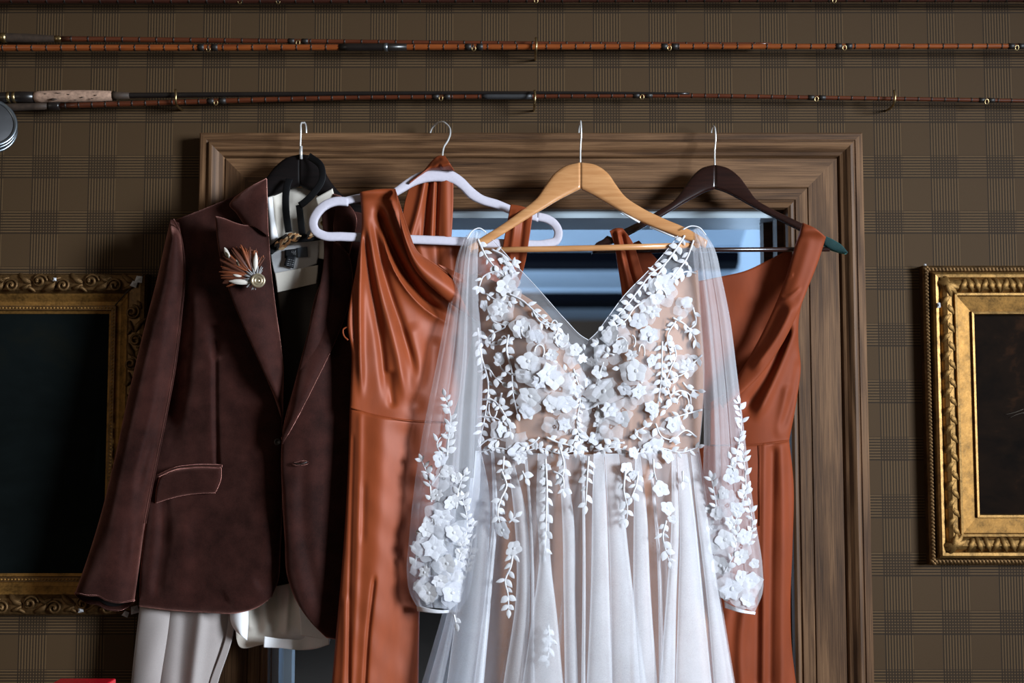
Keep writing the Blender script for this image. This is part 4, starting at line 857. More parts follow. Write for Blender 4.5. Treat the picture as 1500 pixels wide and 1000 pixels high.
skirt('skirt', d2, M['rust2'], [(1010, 652), (1005, 750), (995, 900), (985, 1000), (960, 1600)], [(1156, 645), (1162, 700), (1161, 800), (1158, 880), (1160, 950), (1166, 1000), (1180, 1200), (1190, 1600)], [(1100, 651)], lambda X, Y: -.084+0*X, .024, sk2, 90, 170, .018, .001, 3)
tube('waist_seam', P([1040, 1100, 1130, 1155], [652, 651.5, 649, 645.5], [-.105, -.1075, -.1045, -.094]), .0010, M['rust2'], d2, seg=6)
tube('side_seam', P([1113, 1113, 1113], [652, 700, 770], [-.1085, -.1085, -.108]), .0008, M['rust2'], d2, seg=6)
# ================================================================ bridal gown
bg_ = thing('bridal_gown', 'white tulle bridal gown with lace appliqué and sheer sleeves on the tan hanger', 'dress', tuple(P(860, 1600, -.16)))
def Yb(X, Y):
    u = (X-862)/170.
    h = -.128-.040*np.sqrt(np.maximum(0, 1-np.minimum(1, np.abs(u))**2.2))*sm(330, 470, Y)
    h -= .020*np.exp(-((X-785)/48)**2-((Y-530)/62)**2)+.020*np.exp(-((X-935)/48)**2-((Y-530)/62)**2)
    h += .012*np.exp(-((X-862)/16)**2)*sm(480, 560, Y)
    return h
# nude lining (sweetheart) and its boning
G = coons([(699, 400), (703, 460), (706, 530), (699, 600), (702, 660)], [(1022, 395), (1026, 460), (1031, 540), (1029, 600), (1023, 660)], [(725, 412), (760, 428), (795, 452), (830, 500), (861, 545), (893, 500), (930, 447), (965, 425), (1000, 405)], [(860, 664)], 130, 90)
X, Y = G[..., 0], G[..., 1]; s = np.linspace(0, 1, 130)[None]
bones = [([(745, 440), (749, 560), (760, 662)], 2.6, .0035, 'gn'), ([(790, 470), (795, 560), (800, 662)], 2.4, .002, 'gn'), ([(975, 470), (968, 560), (955, 662)], 2.6, .0035, 'gn'), ([(930, 470), (925, 560), (920, 662)], 2.4, .002, 'gn'), ([(722, 430), (722, 560), (730, 660)], 9, -.004, 'gn'), ([(1000, 430), (1002, 560), (992, 660)], 9, -.004, 'gn')]
D = Yb(X, Y)+.004-folds(X, Y, bones)-.0008*nz(X, Y, 40, 2)
sheet('bodice_lining', bg_, M['nude'], G, D, back=np.maximum(D+.003, -.108+.012*np.sin(s*PI)))
# illusion tulle over the bodice
G = coons([(694, 345), (700, 400), (703, 460), (706, 530), (698, 600), (701, 662)], [(1018, 340), (1021, 400), (1026, 460), (1032, 540), (1030, 600), (1024, 662)], None, None, 90, 70)
neckL = [(712, 340), (740, 371), (790, 425), (830, 470), (852, 492), (862, 498)]; neckR = [(862, 498), (872, 489), (890, 465), (915, 432), (950, 396), (985, 356), (1000, 335)]
GL = coons([(692, 344), (699, 400), (703, 460), (706, 530), (698, 600), (701, 662)], neckL+[(862, 560), (862, 612), (862, 663)], [(702, 340)], None, 60, 110)
GR = coons([(1000, 335), (985, 356), (950, 396), (915, 432), (890, 465), (872, 489), (862, 498), (862, 560), (862, 612), (862, 663)], [(1022, 344), (1024, 400), (1027, 460), (1032, 540), (1030, 600), (1024, 662)], [(1012, 336)], None, 60, 110)
for G in (GL, GR):
    X, Y = G[..., 0], G[..., 1]; film('illusion_bodice', bg_, M['tulle_fine'], P(X, Y, Yb(X, Y)-.0025-.001*nz(X, Y, 60, 12)))
    film('illusion_bodice', bg_, M['tulle_fine'], P(X, Y, Yb(X, Y)+.001))
for nk in (neckL, neckR):
    s_ = spline(nk, 60); tube('neckline_binding', P(s_[:, 0], s_[:, 1], Yb(s_[:, 0], s_[:, 1])-.003), .0006, M['tulle_edge'], bg_, seg=6)
# back of the bodice: sheer tulle further in
G = coons([(694, 345), (703, 460), (706, 530), (701, 662)], [(1020, 340), (1026, 460), (1032, 540), (1024, 662)], [(740, 400), (800, 520), (862, 585), (920, 520), (980, 400)], None, 60, 40)
X, Y = G[..., 0], G[..., 1]; film('back_bodice', bg_, M['tulle_fine'], P(X, Y, -.104+0*X))
# pleated tulle: real folds that double back on themselves
def pleats(name, parent, mat, left, right, top, bot, ydep, nf, over, dep, nu, nv, seed, t0=.15):
    r = np.random.default_rng(seed); L = spline(left, nv); R = spline(right, nv)
    s = np.linspace(0, 1, nu); t = np.linspace(0, 1, nv)
    warp = s+sum(r.uniform(-.5, .5)*.05/k*np.sin(2*PI*k*s+r.uniform(0, 6)) for k in (1, 2, 3))
    ph = 2*PI*nf*warp; amp = .7+.5*np.sin(2*PI*s*nf*.37+r.uniform(0, 6)); amp = np.clip(amp, .15, 1.2)*np.sin(np.pi*np.clip(s, 0.0, 1.0))**.35
    g = (t0+(1-t0)*sm(0, .55, t))[:, None]
    sp_ = s[None]+over*amp[None]*g*np.sin(ph[None]+.5*np.sin(3*t)[:, None])/(2*PI*nf)
    G = L[:, None]*(1-sp_[..., None])+R[:, None]*sp_[..., None]
    if top is not None:
        c = spline([tuple(L[0])]+top+[tuple(R[0])], nu); G = G+(c-(L[0]*(1-s[:, None])+R[0]*s[:, None]))[None]*((1-t)**3)[:, None, None]
    X, Y = G[..., 0], G[..., 1]
    D = ydep(X, Y, s[None], t[:, None])-dep*amp[None]*g*(np.cos(ph[None]+.5*np.sin(3*t)[:, None])+.3*np.sin(2.3*ph[None]))
    return film(name, parent, mat, P(X, Y, D))
skL = [(701, 657), (690, 720), (672, 800), (650, 890), (618, 1000), (560, 1200), (470, 1600)]; skR = [(1024, 655), (1034, 720), (1045, 800), (1060, 900), (1076, 1000), (1110, 1200), (1180, 1600)]
def Ysk(X, Y, s, t): return -.140-(.036+.030*sm(650, 1000, Y))*np.sin(np.clip(s, 0, 1)*PI)**.6+0*t
# nude skirt lining, a closed tube with deep folds
G = coons([(706, 657), (704, 720), (698, 800), (690, 900), (684, 1000), (660, 1200), (600, 1600)], [(1020, 655), (1026, 720), (1030, 800), (1036, 900), (1040, 1000), (1060, 1200), (1110, 1600)], [(860, 662)], None, 110, 110)
X, Y = G[..., 0], G[..., 1]; s = np.linspace(0, 1, 110)[None]; pr_ = np.sin(s*PI)**.5
xs = np.array([722, 742, 775, 812, 838, 880, 905, 940, 962, 1000]); strk = []
for k, x in enumerate(xs): strk.append(([(x, 640), (x+(x-862)*.06, 850), (x+(x-862)*.25, 1400)], 9, (.010 if k % 2 else -.010), 'gn'))
D = -.128-.030*pr_-(.020*sm(650, 1000, Y))*pr_-folds(X, Y, strk)*sm(655, 740, Y)*pr_; sheet('skirt_lining', bg_, M['lining'], G, D, back=-.128+.022*pr_+0*Y)
for k, (nf, ov, dp, mt, dy, sd) in enumerate(((8, 2.7, .010, 'tulle', -.010, 31), (14, 2.6, .005, 'tulle_fine', -.004, 77))):
    pleats('tulle_skirt', bg_, M[mt], skL, skR, [(800, 664), (920, 664)], None, lambda X, Y, s, t, dy=dy: Ysk(X, Y, s, t)+dy*sm(650, 760, Y)-.004, nf, ov, dp, 640, 80, sd)
def gather(left, right, lift=.030, bulge=.009, mat='tulle_band'):
    """one gathered fold of the skirt: a hollow rounded pleat of two tulle layers"""
    G = coons(left, right, None, None, 16, 60); X, Y = G[..., 0], G[..., 1]; s = np.linspace(0, 1, 16)[None]
    u = np.clip((X-np.interp(Y, [655, 1000, 1600], [701, 618, 470]))/np.interp(Y, [655, 1000, 1600], [323, 458, 710]), .02, .98)
    base = -.140-(.036+.030*sm(650, 1000, Y))*np.sin(u*PI)**.6-lift*sm(650, 790, Y)-.001
    A = P(X, Y, base-bulge*np.sin(s*PI)**.6*sm(655, 800, Y)); B = P(X, Y, base+.002+.003*np.sin(s*PI))
    V = np.concatenate([A.reshape(-1, 3), B.reshape(-1, 3)]); n = A.shape[0]*16
    mesh('tulle_fold', V, grid_faces(60, 16)+grid_faces(60, 16, n, True), M[mat], bg_)
def ext(p): (x0_, y0_), (x1_, y1_) = p[-2], p[-1]; k_ = 400/(y1_-y0_); return p+[(x1_+(x1_-x0_)*k_, y1_+400)]
for L_, R_, lf in [([(697, 660), (692, 720), (680, 800), (668, 900), (655, 1000)], [(704, 660), (716, 720), (716, 800), (714, 900), (706, 1000)], .03), ([(720, 660), (722, 740), (712, 860), (694, 1000)], [(723, 660), (728, 740), (720, 860), (708, 1000)], .034), ([(742, 664), (752, 740), (757, 860), (738, 1000)], [(748, 664), (768, 740), (776, 860), (768, 1000)], .026), ([(788, 664), (786, 740), (790, 820), (780, 900), (766, 1000)], [(800, 664), (803, 740), (806, 820), (815, 900), (824, 1000)], .036),
     ([(818, 664), (824, 760), (826, 880), (828, 1000)], [(826, 664), (840, 760), (842, 880), (846, 1000)], .028), ([(870, 664), (868, 740), (866, 860), (860, 1000)], [(884, 664), (888, 740), (892, 860), (896, 1000)], .036), ([(886, 664), (890, 740), (894, 860), (896, 1000)], [(906, 664), (913, 740), (926, 860), (946, 1000)], .028), ([(931, 664), (929, 740), (928, 860), (930, 1000)], [(937, 664), (946, 740), (952, 860), (962, 1000)], .027), ([(984, 664), (984, 760), (976, 880), (966, 1000)], [(990, 664), (994, 760), (990, 880), (988, 1000)], .036),
     ([(992, 664), (996, 760), (994, 880), (990, 1000)], [(1006, 664), (1018, 760), (1030, 880), (1042, 1000)], .030), ([(1012, 664), (1022, 760), (1036, 880), (1046, 1000)], [(1022, 664), (1036, 760), (1054, 880), (1074, 1000)], .026), ([(690, 700), (676, 800), (655, 900), (628, 1000)], [(694, 700), (684, 800), (668, 900), (648, 1000)], .022), ([(768, 664), (776, 760), (778, 1000)], [(771, 664), (779, 760), (783, 1000)], .030), ([(852, 664), (854, 800), (852, 1000)], [(855, 664), (857, 800), (857, 1000)], .032), ([(950, 664), (962, 800), (966, 1000)], [(953, 664), (966, 800), (972, 1000)], .024)]:
    gather(ext(L_), ext(R_), lf)
    for e_ in (L_, R_):
        q = spline(ext(e_), 40); u_ = np.clip((q[:, 0]-np.interp(q[:, 1], [655, 1000, 1600], [701, 618, 470]))/np.interp(q[:, 1], [655, 1000, 1600], [323, 458, 710]), .02, .98)
        by = -.140-(.036+.030*sm(650, 1000, q[:, 1]))*np.sin(u_*PI)**.6-lf*sm(650, 790, q[:, 1])-.0015
        tube('fold_crease', P(q[:, 0], q[:, 1], by), .00075, M['tulle_band'], bg_, seg=5)
pleats('tulle_skirt_back', bg_, M['tulle_fine'], skL, skR, None, None, lambda X, Y, s, t: -.112+.01*np.sin(s*PI)+0*X, 7, 1.8, .006, 260, 40, 91)
# sheer bishop sleeves
def tsleeve(left, right, top, bot, yc, B, seed, nf):
    o = pleats('sleeve', bg_, M['tulle'], left, right, top, bot, lambda X, Y, s, t: yc(X, Y)-B*np.maximum(0, 1-(2*s-1)**2)**.5*sm(0, .1, t)*(1-.35*sm(.9, 1, t)), nf, 2.6, .006, 260, 90, seed, .8)
    pleats('sleeve_layer', bg_, M['tulle_fine'], left, right, top, bot, lambda X, Y, s, t: yc(X, Y)-(B-.004)*np.maximum(0, 1-(2*s-1)**2)**.5*sm(0, .1, t)*(1-.35*sm(.9, 1, t)), nf, 2.2, .004, 160, 60, seed, .8)
    pleats('sleeve_back', bg_, M['tulle_fine'], left, right, top, bot, lambda X, Y, s, t: yc(X, Y)+B*.7*np.maximum(0, 1-(2*s-1)**2)**.5*sm(0, .1, t), nf+1, 1.6, .003, 120, 60, seed+1, .8)
    return o
YSL = lambda X, Y: -.132-.040*sm(360, 620, Y); YSR = lambda X, Y: -.130-.022*sm(360, 620, Y)
lsL = [(680, 347), (671, 372), (662, 420), (650, 480), (634, 560), (618, 640), (606, 720), (599, 790), (596, 840), (601, 870), (611, 888)]; lsR = [(704, 338), (700, 380), (702, 450), (707, 520), (706, 600), (704, 690), (700, 770), (693, 840), (685, 875), (674, 893)]
rsL = [(1012, 338), (1018, 400), (1025, 480), (1030, 560), (1031, 640), (1030, 720), (1034, 780), (1042, 830), (1051, 862), (1062, 882)]; rsR = [(1030, 338), (1044, 358), (1058, 410), (1070, 470), (1079, 540), (1089, 620), (1098, 700), (1108, 770), (1117, 830), (1117, 868), (1106, 896)]
slL = tsleeve(lsL, lsR, [(692, 339)], None, YSL, .024, 5, 4); slR = tsleeve(rsL, rsR, [(1022, 334)], None, YSR, .024, 15, 4)
def Ysl(px, py): return float(YSL(px, py)-.0255*max(0, 1-((px-np.interp(py, [347, 560, 790, 888], [692, 670, 650, 642]))/np.interp(py, [347, 560, 790, 888], [16, 38, 52, 36]))**2)**.5)
def Ysr(px, py): return float(YSR(px, py)-.0255*max(0, 1-((px-np.interp(py, [338, 560, 790, 890], [1024, 1056, 1074, 1084]))/np.interp(py, [338, 560, 790, 890], [14, 28, 40, 26]))**2)**.5)
for (a, b, c_, par, yf) in (((610, 886), (642, 893), (674, 892), slL, Ysl), ((1061, 881), (1085, 892), (1107, 896), slR, Ysr)):
    G = coons([a, (a[0]+1, a[1]+9)], [c_, (c_[0]-1, c_[1]+4)], [b], [(b[0], b[1]+5)], 20, 6); X, Y = G[..., 0], G[..., 1]; s = np.linspace(0, 1, 20)[None]; yc = float((YSL if par is slL else YSR)(0, 890))
    sheet('cuff', bg_, M['lace'], G, yc-.018*np.sin(s*PI)**.6+0*Y, back=yc+.014*np.sin(s*PI)**.6+0*Y)
# shoulder straps of gathered tulle over the hanger tips
for q, par in (([(712, 340), (702, 334), (692, 338), (684, 350)], slL), ([(1000, 336), (1012, 331), (1024, 333), (1034, 344)], slR)):
    s_ = spline(q, 20); tube('shoulder_seam', P(s_[:, 0], s_[:, 1], -.139), .0011, M['tulle_edge'], par, seg=8)
# ---------------------------------------------------------------- lace appliqué
def leafmesh(mat, w=.26, k=8):
    V = []
    for u in np.linspace(0, 1, k):
        ww = w*math.sin(PI*u**.85)**.9+.004; V += [(u, -ww, 0), (u, -ww*.5, .07*math.sin(PI*u)), (u, 0, .035*math.sin(PI*u)), (u, ww*.5, .07*math.sin(PI*u)), (u, ww, 0)]
    return raw_mesh('lace_leaf', V, [[a, a+5, a+6, a+1] for i in range(k-1) for a in range(i*5, i*5+4)], mat)
def flowermesh(mat, n, w, point, cup, rings=5, centre=.16, jit=0):
    V, f = [], []; r = random.Random(n*7+int(w*100))
    for p in range(n):
        a0_ = 2*PI*p/n+r.uniform(-jit, jit); ln = 1-r.random()*jit
        base = len(V)
        for i in range(rings):
            u = i/(rings-1); rad = .12+.88*u*ln; ww = w*(math.sin(PI*min(1, u*(.78 if not point else .97)+.12))**.7)
            for j in range(5):
                v = (j/4*2-1); z = .10+cup*u*u+.10*(1-v*v)*math.sin(PI*u)+.02*p % .04
                x, y = rad*(1-.10*v*v*u), ww*v
                V.append((x*math.cos(a0_)-y*math.sin(a0_), x*math.sin(a0_)+y*math.cos(a0_), z))
        f += [[base+i*5+j, base+i*5+5+j, base+i*5+6+j, base+i*5+j+1] for i in range(rings-1) for j in range(4)]
    b = len(V)
    for i in range(4):
        for j in range(8): V.append((centre*math.cos(PI/2*i/3)*math.cos(2*PI*j/8), centre*math.cos(PI/2*i/3)*math.sin(2*PI*j/8), .16+centre*.9*math.sin(PI/2*i/3)))
    f += [[b+i*8+j, b+i*8+(j+1) % 8, b+i*8+8+(j+1) % 8, b+i*8+8+j] for i in range(3) for j in range(8)]
    return raw_mesh('lace_flower', V, f, mat)
LM = [leafmesh(M['lace']), leafmesh(M['lace'], .33), leafmesh(M['sequin'], .30), leafmesh(M['lace'], .20)]
FM = {'r': flowermesh(M['lace'], 5, .42, False, .10, jit=.28), 's': flowermesh(M['sequin'], 5, .42, False, .05, jit=.22), 'p': flowermesh(M['lace'], 6, .30, True, .15, jit=.2), 'g': flowermesh(M['lace'], 7, .36, False, .30, jit=.25), 'q': flowermesh(M['sequin'], 6, .34, True, .1, jit=.15), 'b': flowermesh(M['sequin'], 6, .42, False, 0, centre=.3)}
GP = [flowermesh(M['gauze'], 5, .40, False, .06, centre=.05, jit=.3), flowermesh(M['gauze'], 4, .50, True, .06, centre=.05, jit=.35)]
for me_ in GP: me_.name = 'gauze_petals'
rl = random.Random(21)
def nrm_at(yf, px, py):
    a = PV(px-2, py, yf(px-2, py)); b = PV(px+2, py, yf(px+2, py)); c_ = PV(px, py-2, yf(px, py-2)); d = PV(px, py+2, yf(px, py+2))
    n = (b-a).cross(c_-d)
    if n.y > 0: n = -n
    n.normalize(); n = (n+Vector((0, -.9, 0))).normalized(); return n
leaves = []; 
def add_leaf(par, yf, px, py, ang, ln, kind=0): leaves.append((ln, par, yf, px, py, ang, ln, kind))
def flower(par, yf, px, py, r, kind):
    n = nrm_at(yf, px, py); a = rl.uniform(0, 6.28)
    place('lace_flower', FM[kind], par, PV(px, py, yf(px, py)-.0030), (math.cos(a), 0, math.sin(a)), n+Vector((rl.uniform(-.22, .22), 0, rl.uniform(-.22, .22))), (r/838.*.90, r/838.*.90*rl.uniform(.72, 1), r/838.*.28))
def vine(par, yf, pts, step=9, ln=11, wid=1.3, both=True, kinds=(0, 1, 3), skip=0):
    s_ = spline(pts, max(8, int(sum(math.dist(a, b) for a, b in zip(pts, pts[1:]))/3))); A = np.array([P(x, y, yf(x, y)-.0028) for x, y in s_])
    tube('lace_stem', A, np.linspace(wid, wid*.55, len(A))/838., M['lace'], par, seg=6)
    d = 0; side = 1; acc = step*.6
    for i in range(1, len(s_)):
        dx, dy = s_[i]-s_[i-1]; acc += math.hypot(dx, dy)
        if acc >= step and d >= skip:
            acc = 0; a = math.atan2(-dy, dx)
            for sd in ((side, -side) if both and rl.random() < .4 else (side,)):
                add_leaf(par, yf, s_[i][0], s_[i][1], a+sd*rl.uniform(.6, 1.1), ln*rl.uniform(.75, 1.15), rl.choice(kinds))
            side = -side
        d += 1
    a = math.atan2(-(s_[-1][1]-s_[-2][1]), s_[-1][0]-s_[-2][0]); add_leaf(par, yf, s_[-1][0], s_[-1][1], a, ln*.95, 0)
yb = lambda x, y: float(Yb(x, y)-.003)
ysk = lambda x, y: float(Ysk(x, y, (x-np.interp(y, [655, 1000], [701, 618]))/np.interp(y, [655, 1000], [323, 458]), 0)-.034*sm(650, 760, y)-.006)
FL = [(742, 420, 21, 'g'), (733, 453, 17, 'p'), (709, 447, 11, 's'), (731, 523, 10, 'b'), (786, 492, 15, 's'), (765, 480, 18, 'g'), (774, 529, 21, 'r'), (803, 547, 23, 'q'), (822, 497, 15, 'g'), (843, 512, 13, 'r'), (853, 525, 11, 'p'), (812, 556, 19, 'r'), (829, 591, 20, 's'), (777, 580, 22, 'r'), (736, 631, 13, 's'), (759, 661, 21, 's'), (772, 602, 15, 'b'), (851, 640, 14, 'r'), (723, 652, 11, 'r'), (827, 622, 15, 'q'), (738, 382, 11, 'r'), (746, 398, 13, 's'), (808, 520, 13, 'g'), (790, 560, 15, 'q'), (806, 590, 16, 'r'), (842, 570, 14, 'p'),
      (973, 418, 22, 'g'), (957, 456, 17, 'p'), (936, 470, 17, 's'), (951, 490, 16, 'b'), (1006, 443, 12, 'r'), (894, 490, 18, 'g'), (909, 508, 17, 'g'), (932, 543, 22, 'r'), (866, 530, 12, 'p'), (955, 528, 13, 's'), (1007, 535, 16, 'p'), (885, 573, 24, 'r'), (955, 597, 13, 'b'), (957, 654, 21, 's'), (978, 668, 14, 's'), (987, 622, 13, 'b'), (928, 663, 12, 's'), (918, 686, 13, 'r'), (872, 642, 13, 's'), (912, 613, 16, 'r'), (936, 573, 17, 'q'), (878, 545, 16, 'r'), (893, 600, 17, 'q'), (915, 570, 14, 's'), (880, 610, 14, 'g'), (925, 520, 13, 'p'), (962, 437, 15, 'r'), (992, 402, 11, 's'), (862, 590, 14, 'r'), (863, 560, 13, 'q')]
for x, y, r_ in [(745, 425, 30), (735, 455, 24), (768, 480, 26), (785, 500, 28), (800, 540, 32), (775, 540, 30), (820, 570, 32), (828, 600, 28), (780, 585, 30), (758, 655, 30), (838, 520, 22), (815, 500, 24), (845, 560, 26), (850, 620, 24), (970, 425, 30), (950, 455, 26), (905, 495, 28), (888, 520, 26), (930, 545, 30), (885, 575, 34), (912, 600, 30), (940, 575, 26), (955, 655, 30), (895, 625, 26), (868, 545, 22), (1000, 450, 20), (1005, 535, 22), (870, 600, 26), (735, 630, 22), (985, 625, 22), (812, 625, 24), (950, 495, 22), (742, 400, 20)]:
    n = nrm_at(yb, x, y); a = rl.uniform(0, 6.28); place('gauze_petals', rl.choice(GP), bg_, PV(x, y, yb(x, y)-.0012), (math.cos(a), 0, math.sin(a)), n, (r_/838., r_/838.*rl.uniform(.75, 1), r_/838.*.25))
for cx_, cy_, ra in [(765, 481, 14), (770, 483, 9), (823, 495, 13), (820, 498, 8), (812, 480, 9), (894, 488, 14), (897, 492, 9), (909, 507, 13), (905, 505, 8), (738, 500, 7), (745, 398, 10), (968, 440, 12), (925, 500, 9), (878, 520, 8), (722, 598, 10), (1000, 590, 11), (790, 515, 9), (940, 515, 8)]:
    a = np.linspace(rl.uniform(0, 6), 0, 22); a0_ = rl.uniform(0, 6); a = np.linspace(a0_, a0_+rl.uniform(2.6, 4.6), 22); rx, ry = ra*rl.uniform(.5, .8), ra*rl.uniform(1, 1.4)
    tube('lace_cord', np.array([P(cx_+rx*math.cos(q), cy_+ry*math.sin(q), yb(cx_+rx*math.cos(q), cy_+ry*math.sin(q))-.003) for q in a]), 1.1/838., M['lace'], bg_, seg=6)
for x, y, r_, k_ in FL: flower(bg_, yb if y < 662 else ysk, x, y, r_, k_)
V1 = [[(700, 350), (712, 375), (728, 395), (742, 410)], [(745, 410), (728, 398), (708, 405), (702, 420)], [(742, 420), (750, 405), (752, 392), (744, 382)], [(720, 365), (735, 372), (752, 385)], [(745, 430), (765, 440), (782, 455), (800, 470), (815, 480)], [(715, 455), (722, 470), (740, 478), (722, 488), (708, 502)], [(700, 480), (705, 520), (715, 560), (712, 600), (704, 640)], [(745, 490), (742, 510), (749, 540), (752, 580), (758, 605)], [(749, 548), (735, 540), (730, 528)], [(750, 548), (768, 548)], [(700, 545), (715, 540), (725, 552), (735, 560)], [(705, 585), (722, 586), (735, 600), (745, 620), (748, 632)], [(735, 575), (732, 595), (742, 612)], [(700, 610), (725, 612), (738, 618)], [(700, 655), (712, 645), (725, 640)], [(790, 640), (780, 650), (770, 655)], [(800, 640), (818, 648), (840, 655), (850, 668)], [(780, 455), (790, 470), (805, 478)],
      [(820, 655), (826, 680), (824, 700)], [(1016, 352), (1005, 380), (990, 400), (975, 420)], [(1003, 345), (990, 365), (975, 385), (955, 400), (935, 425), (920, 445), (905, 462)], [(975, 385), (965, 400), (950, 415)], [(1020, 400), (1003, 398), (990, 408)], [(985, 465), (1003, 475), (1015, 490), (1020, 500)], [(1015, 450), (1018, 475), (1012, 480)], [(985, 500), (990, 520), (982, 540), (975, 560)], [(1028, 520), (1012, 535), (1000, 548), (990, 552)], [(1028, 600), (1005, 606), (985, 612)], [(972, 553), (980, 575), (983, 590), (975, 600)], [(980, 580), (995, 572), (1010, 578), (1012, 592)], [(970, 500), (968, 560), (962, 600)], [(915, 648), (895, 650), (880, 662)], [(940, 645), (930, 635), (945, 625)], [(1020, 640), (1005, 630), (990, 640)], [(900, 520), (885, 515), (875, 505)], [(945, 440), (930, 450), (915, 470), (900, 478)], [(1000, 560), (1010, 570), (1022, 572)], [(960, 620), (970, 640), (985, 645)]]
for v in V1: vine(bg_, yb if max(p[1] for p in v) < 675 else ysk, v, 11, 12.5, 1.6)
V2 = [[(735, 690), (742, 712), (734, 730), (729, 752), (734, 772)], [(752, 805), (748, 830), (740, 850), (744, 870), (745, 892)], [(799, 672), (801, 710), (800, 750), (799, 790), (797, 812)], [(810, 690), (823, 697), (826, 716)], [(916, 690), (914, 720), (919, 745), (918, 760)], [(935, 690), (932, 710), (925, 728)], [(957, 672), (958, 690), (962, 705)], [(976, 762), (971, 785), (976, 808), (980, 822)], [(745, 765), (755, 757)], [(862, 668), (860, 700), (858, 740)], [(738, 668), (737, 690)], [(1000, 690), (1000, 705)], [(803, 915), (805, 940), (802, 965)], [(665, 900), (668, 912)], [(765, 690), (770, 700)]]
V3 = [[(702, 662), (730, 656), (760, 662), (790, 656), (820, 664), (850, 658)], [(870, 660), (900, 655), (930, 664), (965, 656), (1000, 662), (1022, 655)], [(706, 500), (725, 505), (745, 498)], [(990, 470), (978, 490), (982, 520)], [(840, 540), (850, 580), (845, 620), (852, 655)], [(884, 530), (872, 570), (878, 610), (868, 650)], [(712, 430), (728, 440), (748, 442)]]
for v in V3: vine(bg_, yb, v, 8, 11)
for v in V2: vine(bg_, ysk, v, 11, 13, 1.5)
for x, y, r_, k_ in [(737, 776, 17, 's'), (753, 803, 16, 'r'), (968, 716, 16, 's'), (978, 744, 14, 's'), (985, 760, 9, 'r'), (803, 938, 10, 'r'), (800, 685, 10, 'p'), (797, 705, 8, 'r'), (745, 690, 9, 'r'), (928, 695, 10, 's'), (762, 672, 14, 'p')]: flower(bg_, ysk, x, y, r_, k_)
for x, y, r_, k_ in [(645, 672, 15, 's'), (655, 690, 13, 'r'), (668, 700, 12, 'g'), (640, 725, 15, 'p'), (662, 735, 17, 'g'), (648, 757, 22, 'q'), (625, 775, 15, 'g'), (636, 802, 23, 'q'), (665, 780, 17, 'r'), (655, 825, 18, 'r'), (622, 838, 15, 'p'), (628, 868, 19, 'g'), (663, 868, 19, 's'), (645, 850, 16, 'g'), (612, 858, 11, 'r'), (610, 800, 10, 's'), (675, 810, 12, 'r'), (672, 845, 14, 'p')]: flower(slL, Ysl, x, y, r_, k_)
for x, y, r_, k_ in [(1072, 697, 16, 's'), (1060, 722, 13, 'r'), (1080, 745, 15, 's'), (1050, 752, 13, 'g'), (1062, 790, 20, 'r'), (1090, 785, 14, 's'), (1045, 800, 14, 'p'), (1085, 815, 17, 'g'), (1055, 828, 20, 'g'), (1100, 850, 17, 's'), (1072, 862, 23, 'q'), (1095, 878, 15, 'g'), (1060, 868, 15, 'r'), (1105, 825, 10, 'r'), (1070, 765, 15, 'p'), (1042, 775, 11, 'r'), (1040, 745, 10, 'g'), (1085, 845, 15, 'r')]: flower(slR, Ysr, x, y, r_, k_)
for par_, yf_, lst_ in ((slL, Ysl, [(640, 760, 30), (630, 800, 30), (655, 830, 28), (630, 860, 28), (660, 865, 28), (650, 700, 24), (670, 780, 24), (615, 835, 20)]), (slR, Ysr, [(1065, 740, 26), (1060, 790, 30), (1085, 800, 26), (1055, 830, 28), (1075, 860, 32), (1098, 855, 24), (1045, 770, 20), (1090, 880, 22)])):
    for x, y, r_ in lst_:
        a = rl.uniform(0, 6.28); place('gauze_petals', rl.choice(GP), par_, PV(x, y, yf_(x, y)-.0016), (math.cos(a), 0, math.sin(a)), nrm_at(yf_, x, y), (r_/838., r_/838.*rl.uniform(.75, 1), r_/838.*.2))
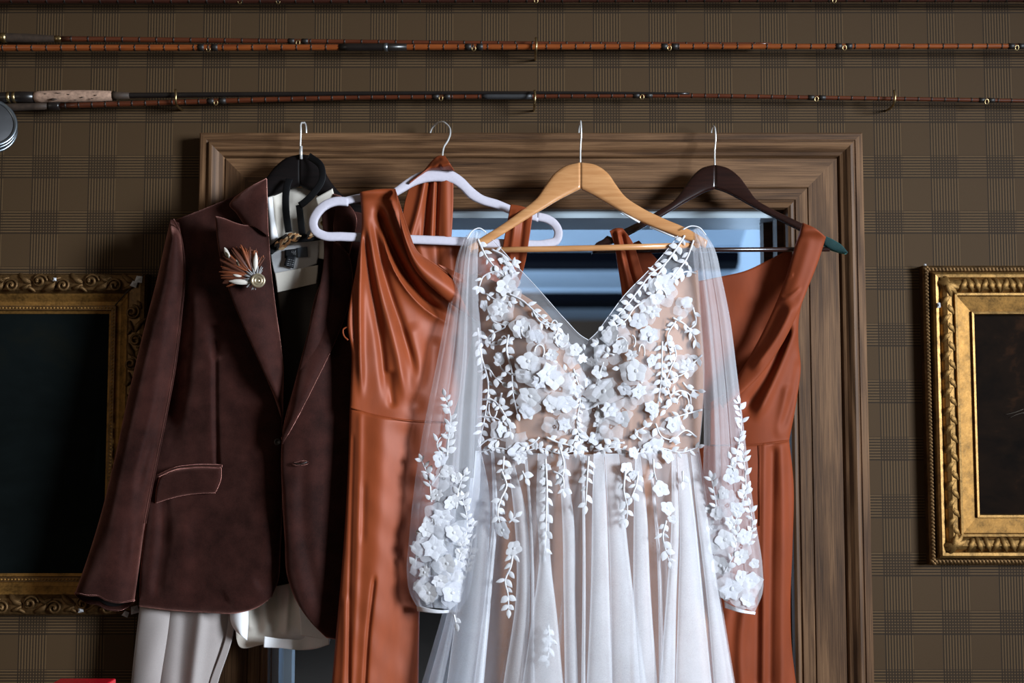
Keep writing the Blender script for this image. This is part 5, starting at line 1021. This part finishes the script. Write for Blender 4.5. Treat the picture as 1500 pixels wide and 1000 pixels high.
for v in [[(655, 668), (657, 640), (660, 610), (652, 580)], [(648, 668), (640, 650), (655, 630)], [(632, 735), (628, 700), (618, 675)], [(632, 710), (645, 692)], [(668, 745), (672, 715), (680, 695)], [(612, 790), (625, 770), (640, 760)], [(608, 830), (612, 800), (622, 780)], [(680, 800), (684, 760), (678, 730)], [(682, 840), (690, 800), (692, 770)], [(660, 850), (672, 820), (678, 790)]]: vine(slL, Ysl, v, 8, 12)
for v in [[(1075, 690), (1080, 660), (1086, 620), (1083, 590)], [(1092, 730), (1092, 700), (1088, 660)], [(1050, 745), (1046, 720), (1042, 700)], [(1075, 770), (1085, 740), (1095, 715)], [(1096, 800), (1102, 770), (1098, 740)], [(1040, 830), (1038, 800), (1042, 770)], [(1075, 690), (1070, 672)], [(1060, 840), (1075, 810), (1080, 780)], [(1048, 850), (1044, 825), (1050, 800)]]: vine(slR, Ysr, v, 8, 12)
# loose filler leaves between the motifs
for _ in range(70):
    x, y = rl.uniform(706, 1020), rl.uniform(420, 655)
    if any(math.hypot(x-a[0], y-a[1]) < a[2]+3 for a in FL) and abs(x-862) < 95: add_leaf(bg_, yb, x, y, rl.uniform(0, 6.28), rl.uniform(8, 13), rl.choice((0, 1, 2)))
leaves.sort(key=lambda q: -q[0]); extra = []
for k, (_, par, yf, px, py, ang, ln, kind) in enumerate(leaves):
    n = nrm_at(yf, px, py)+Vector((rl.uniform(-.25, .25), 0, rl.uniform(-.25, .25))); o = place('lace_leaf', LM[kind], par, PV(px, py, yf(px, py)-.0036), (math.cos(ang), 0, math.sin(ang)), n, (ln/838., ln/838., ln/838.*.9))
    if k >= 300: extra.append(o)
if extra:
    parts = []
    for o in extra:
        Mx = np.array(o.matrix_basis); v = np.array([q.co[:] for q in o.data.vertices]); w_ = v@Mx[:3, :3].T+Mx[:3, 3]+np.array(origin(o.parent)); parts.append((w_, [list(p.vertices) for p in o.data.polygons])); bpy.data.objects.remove(o)
    q = joined('small_lace_leaves', parts, M['lace'], bg_); q['kind'] = 'stuff'
print('leaves', len(leaves), 'extra', len(extra))
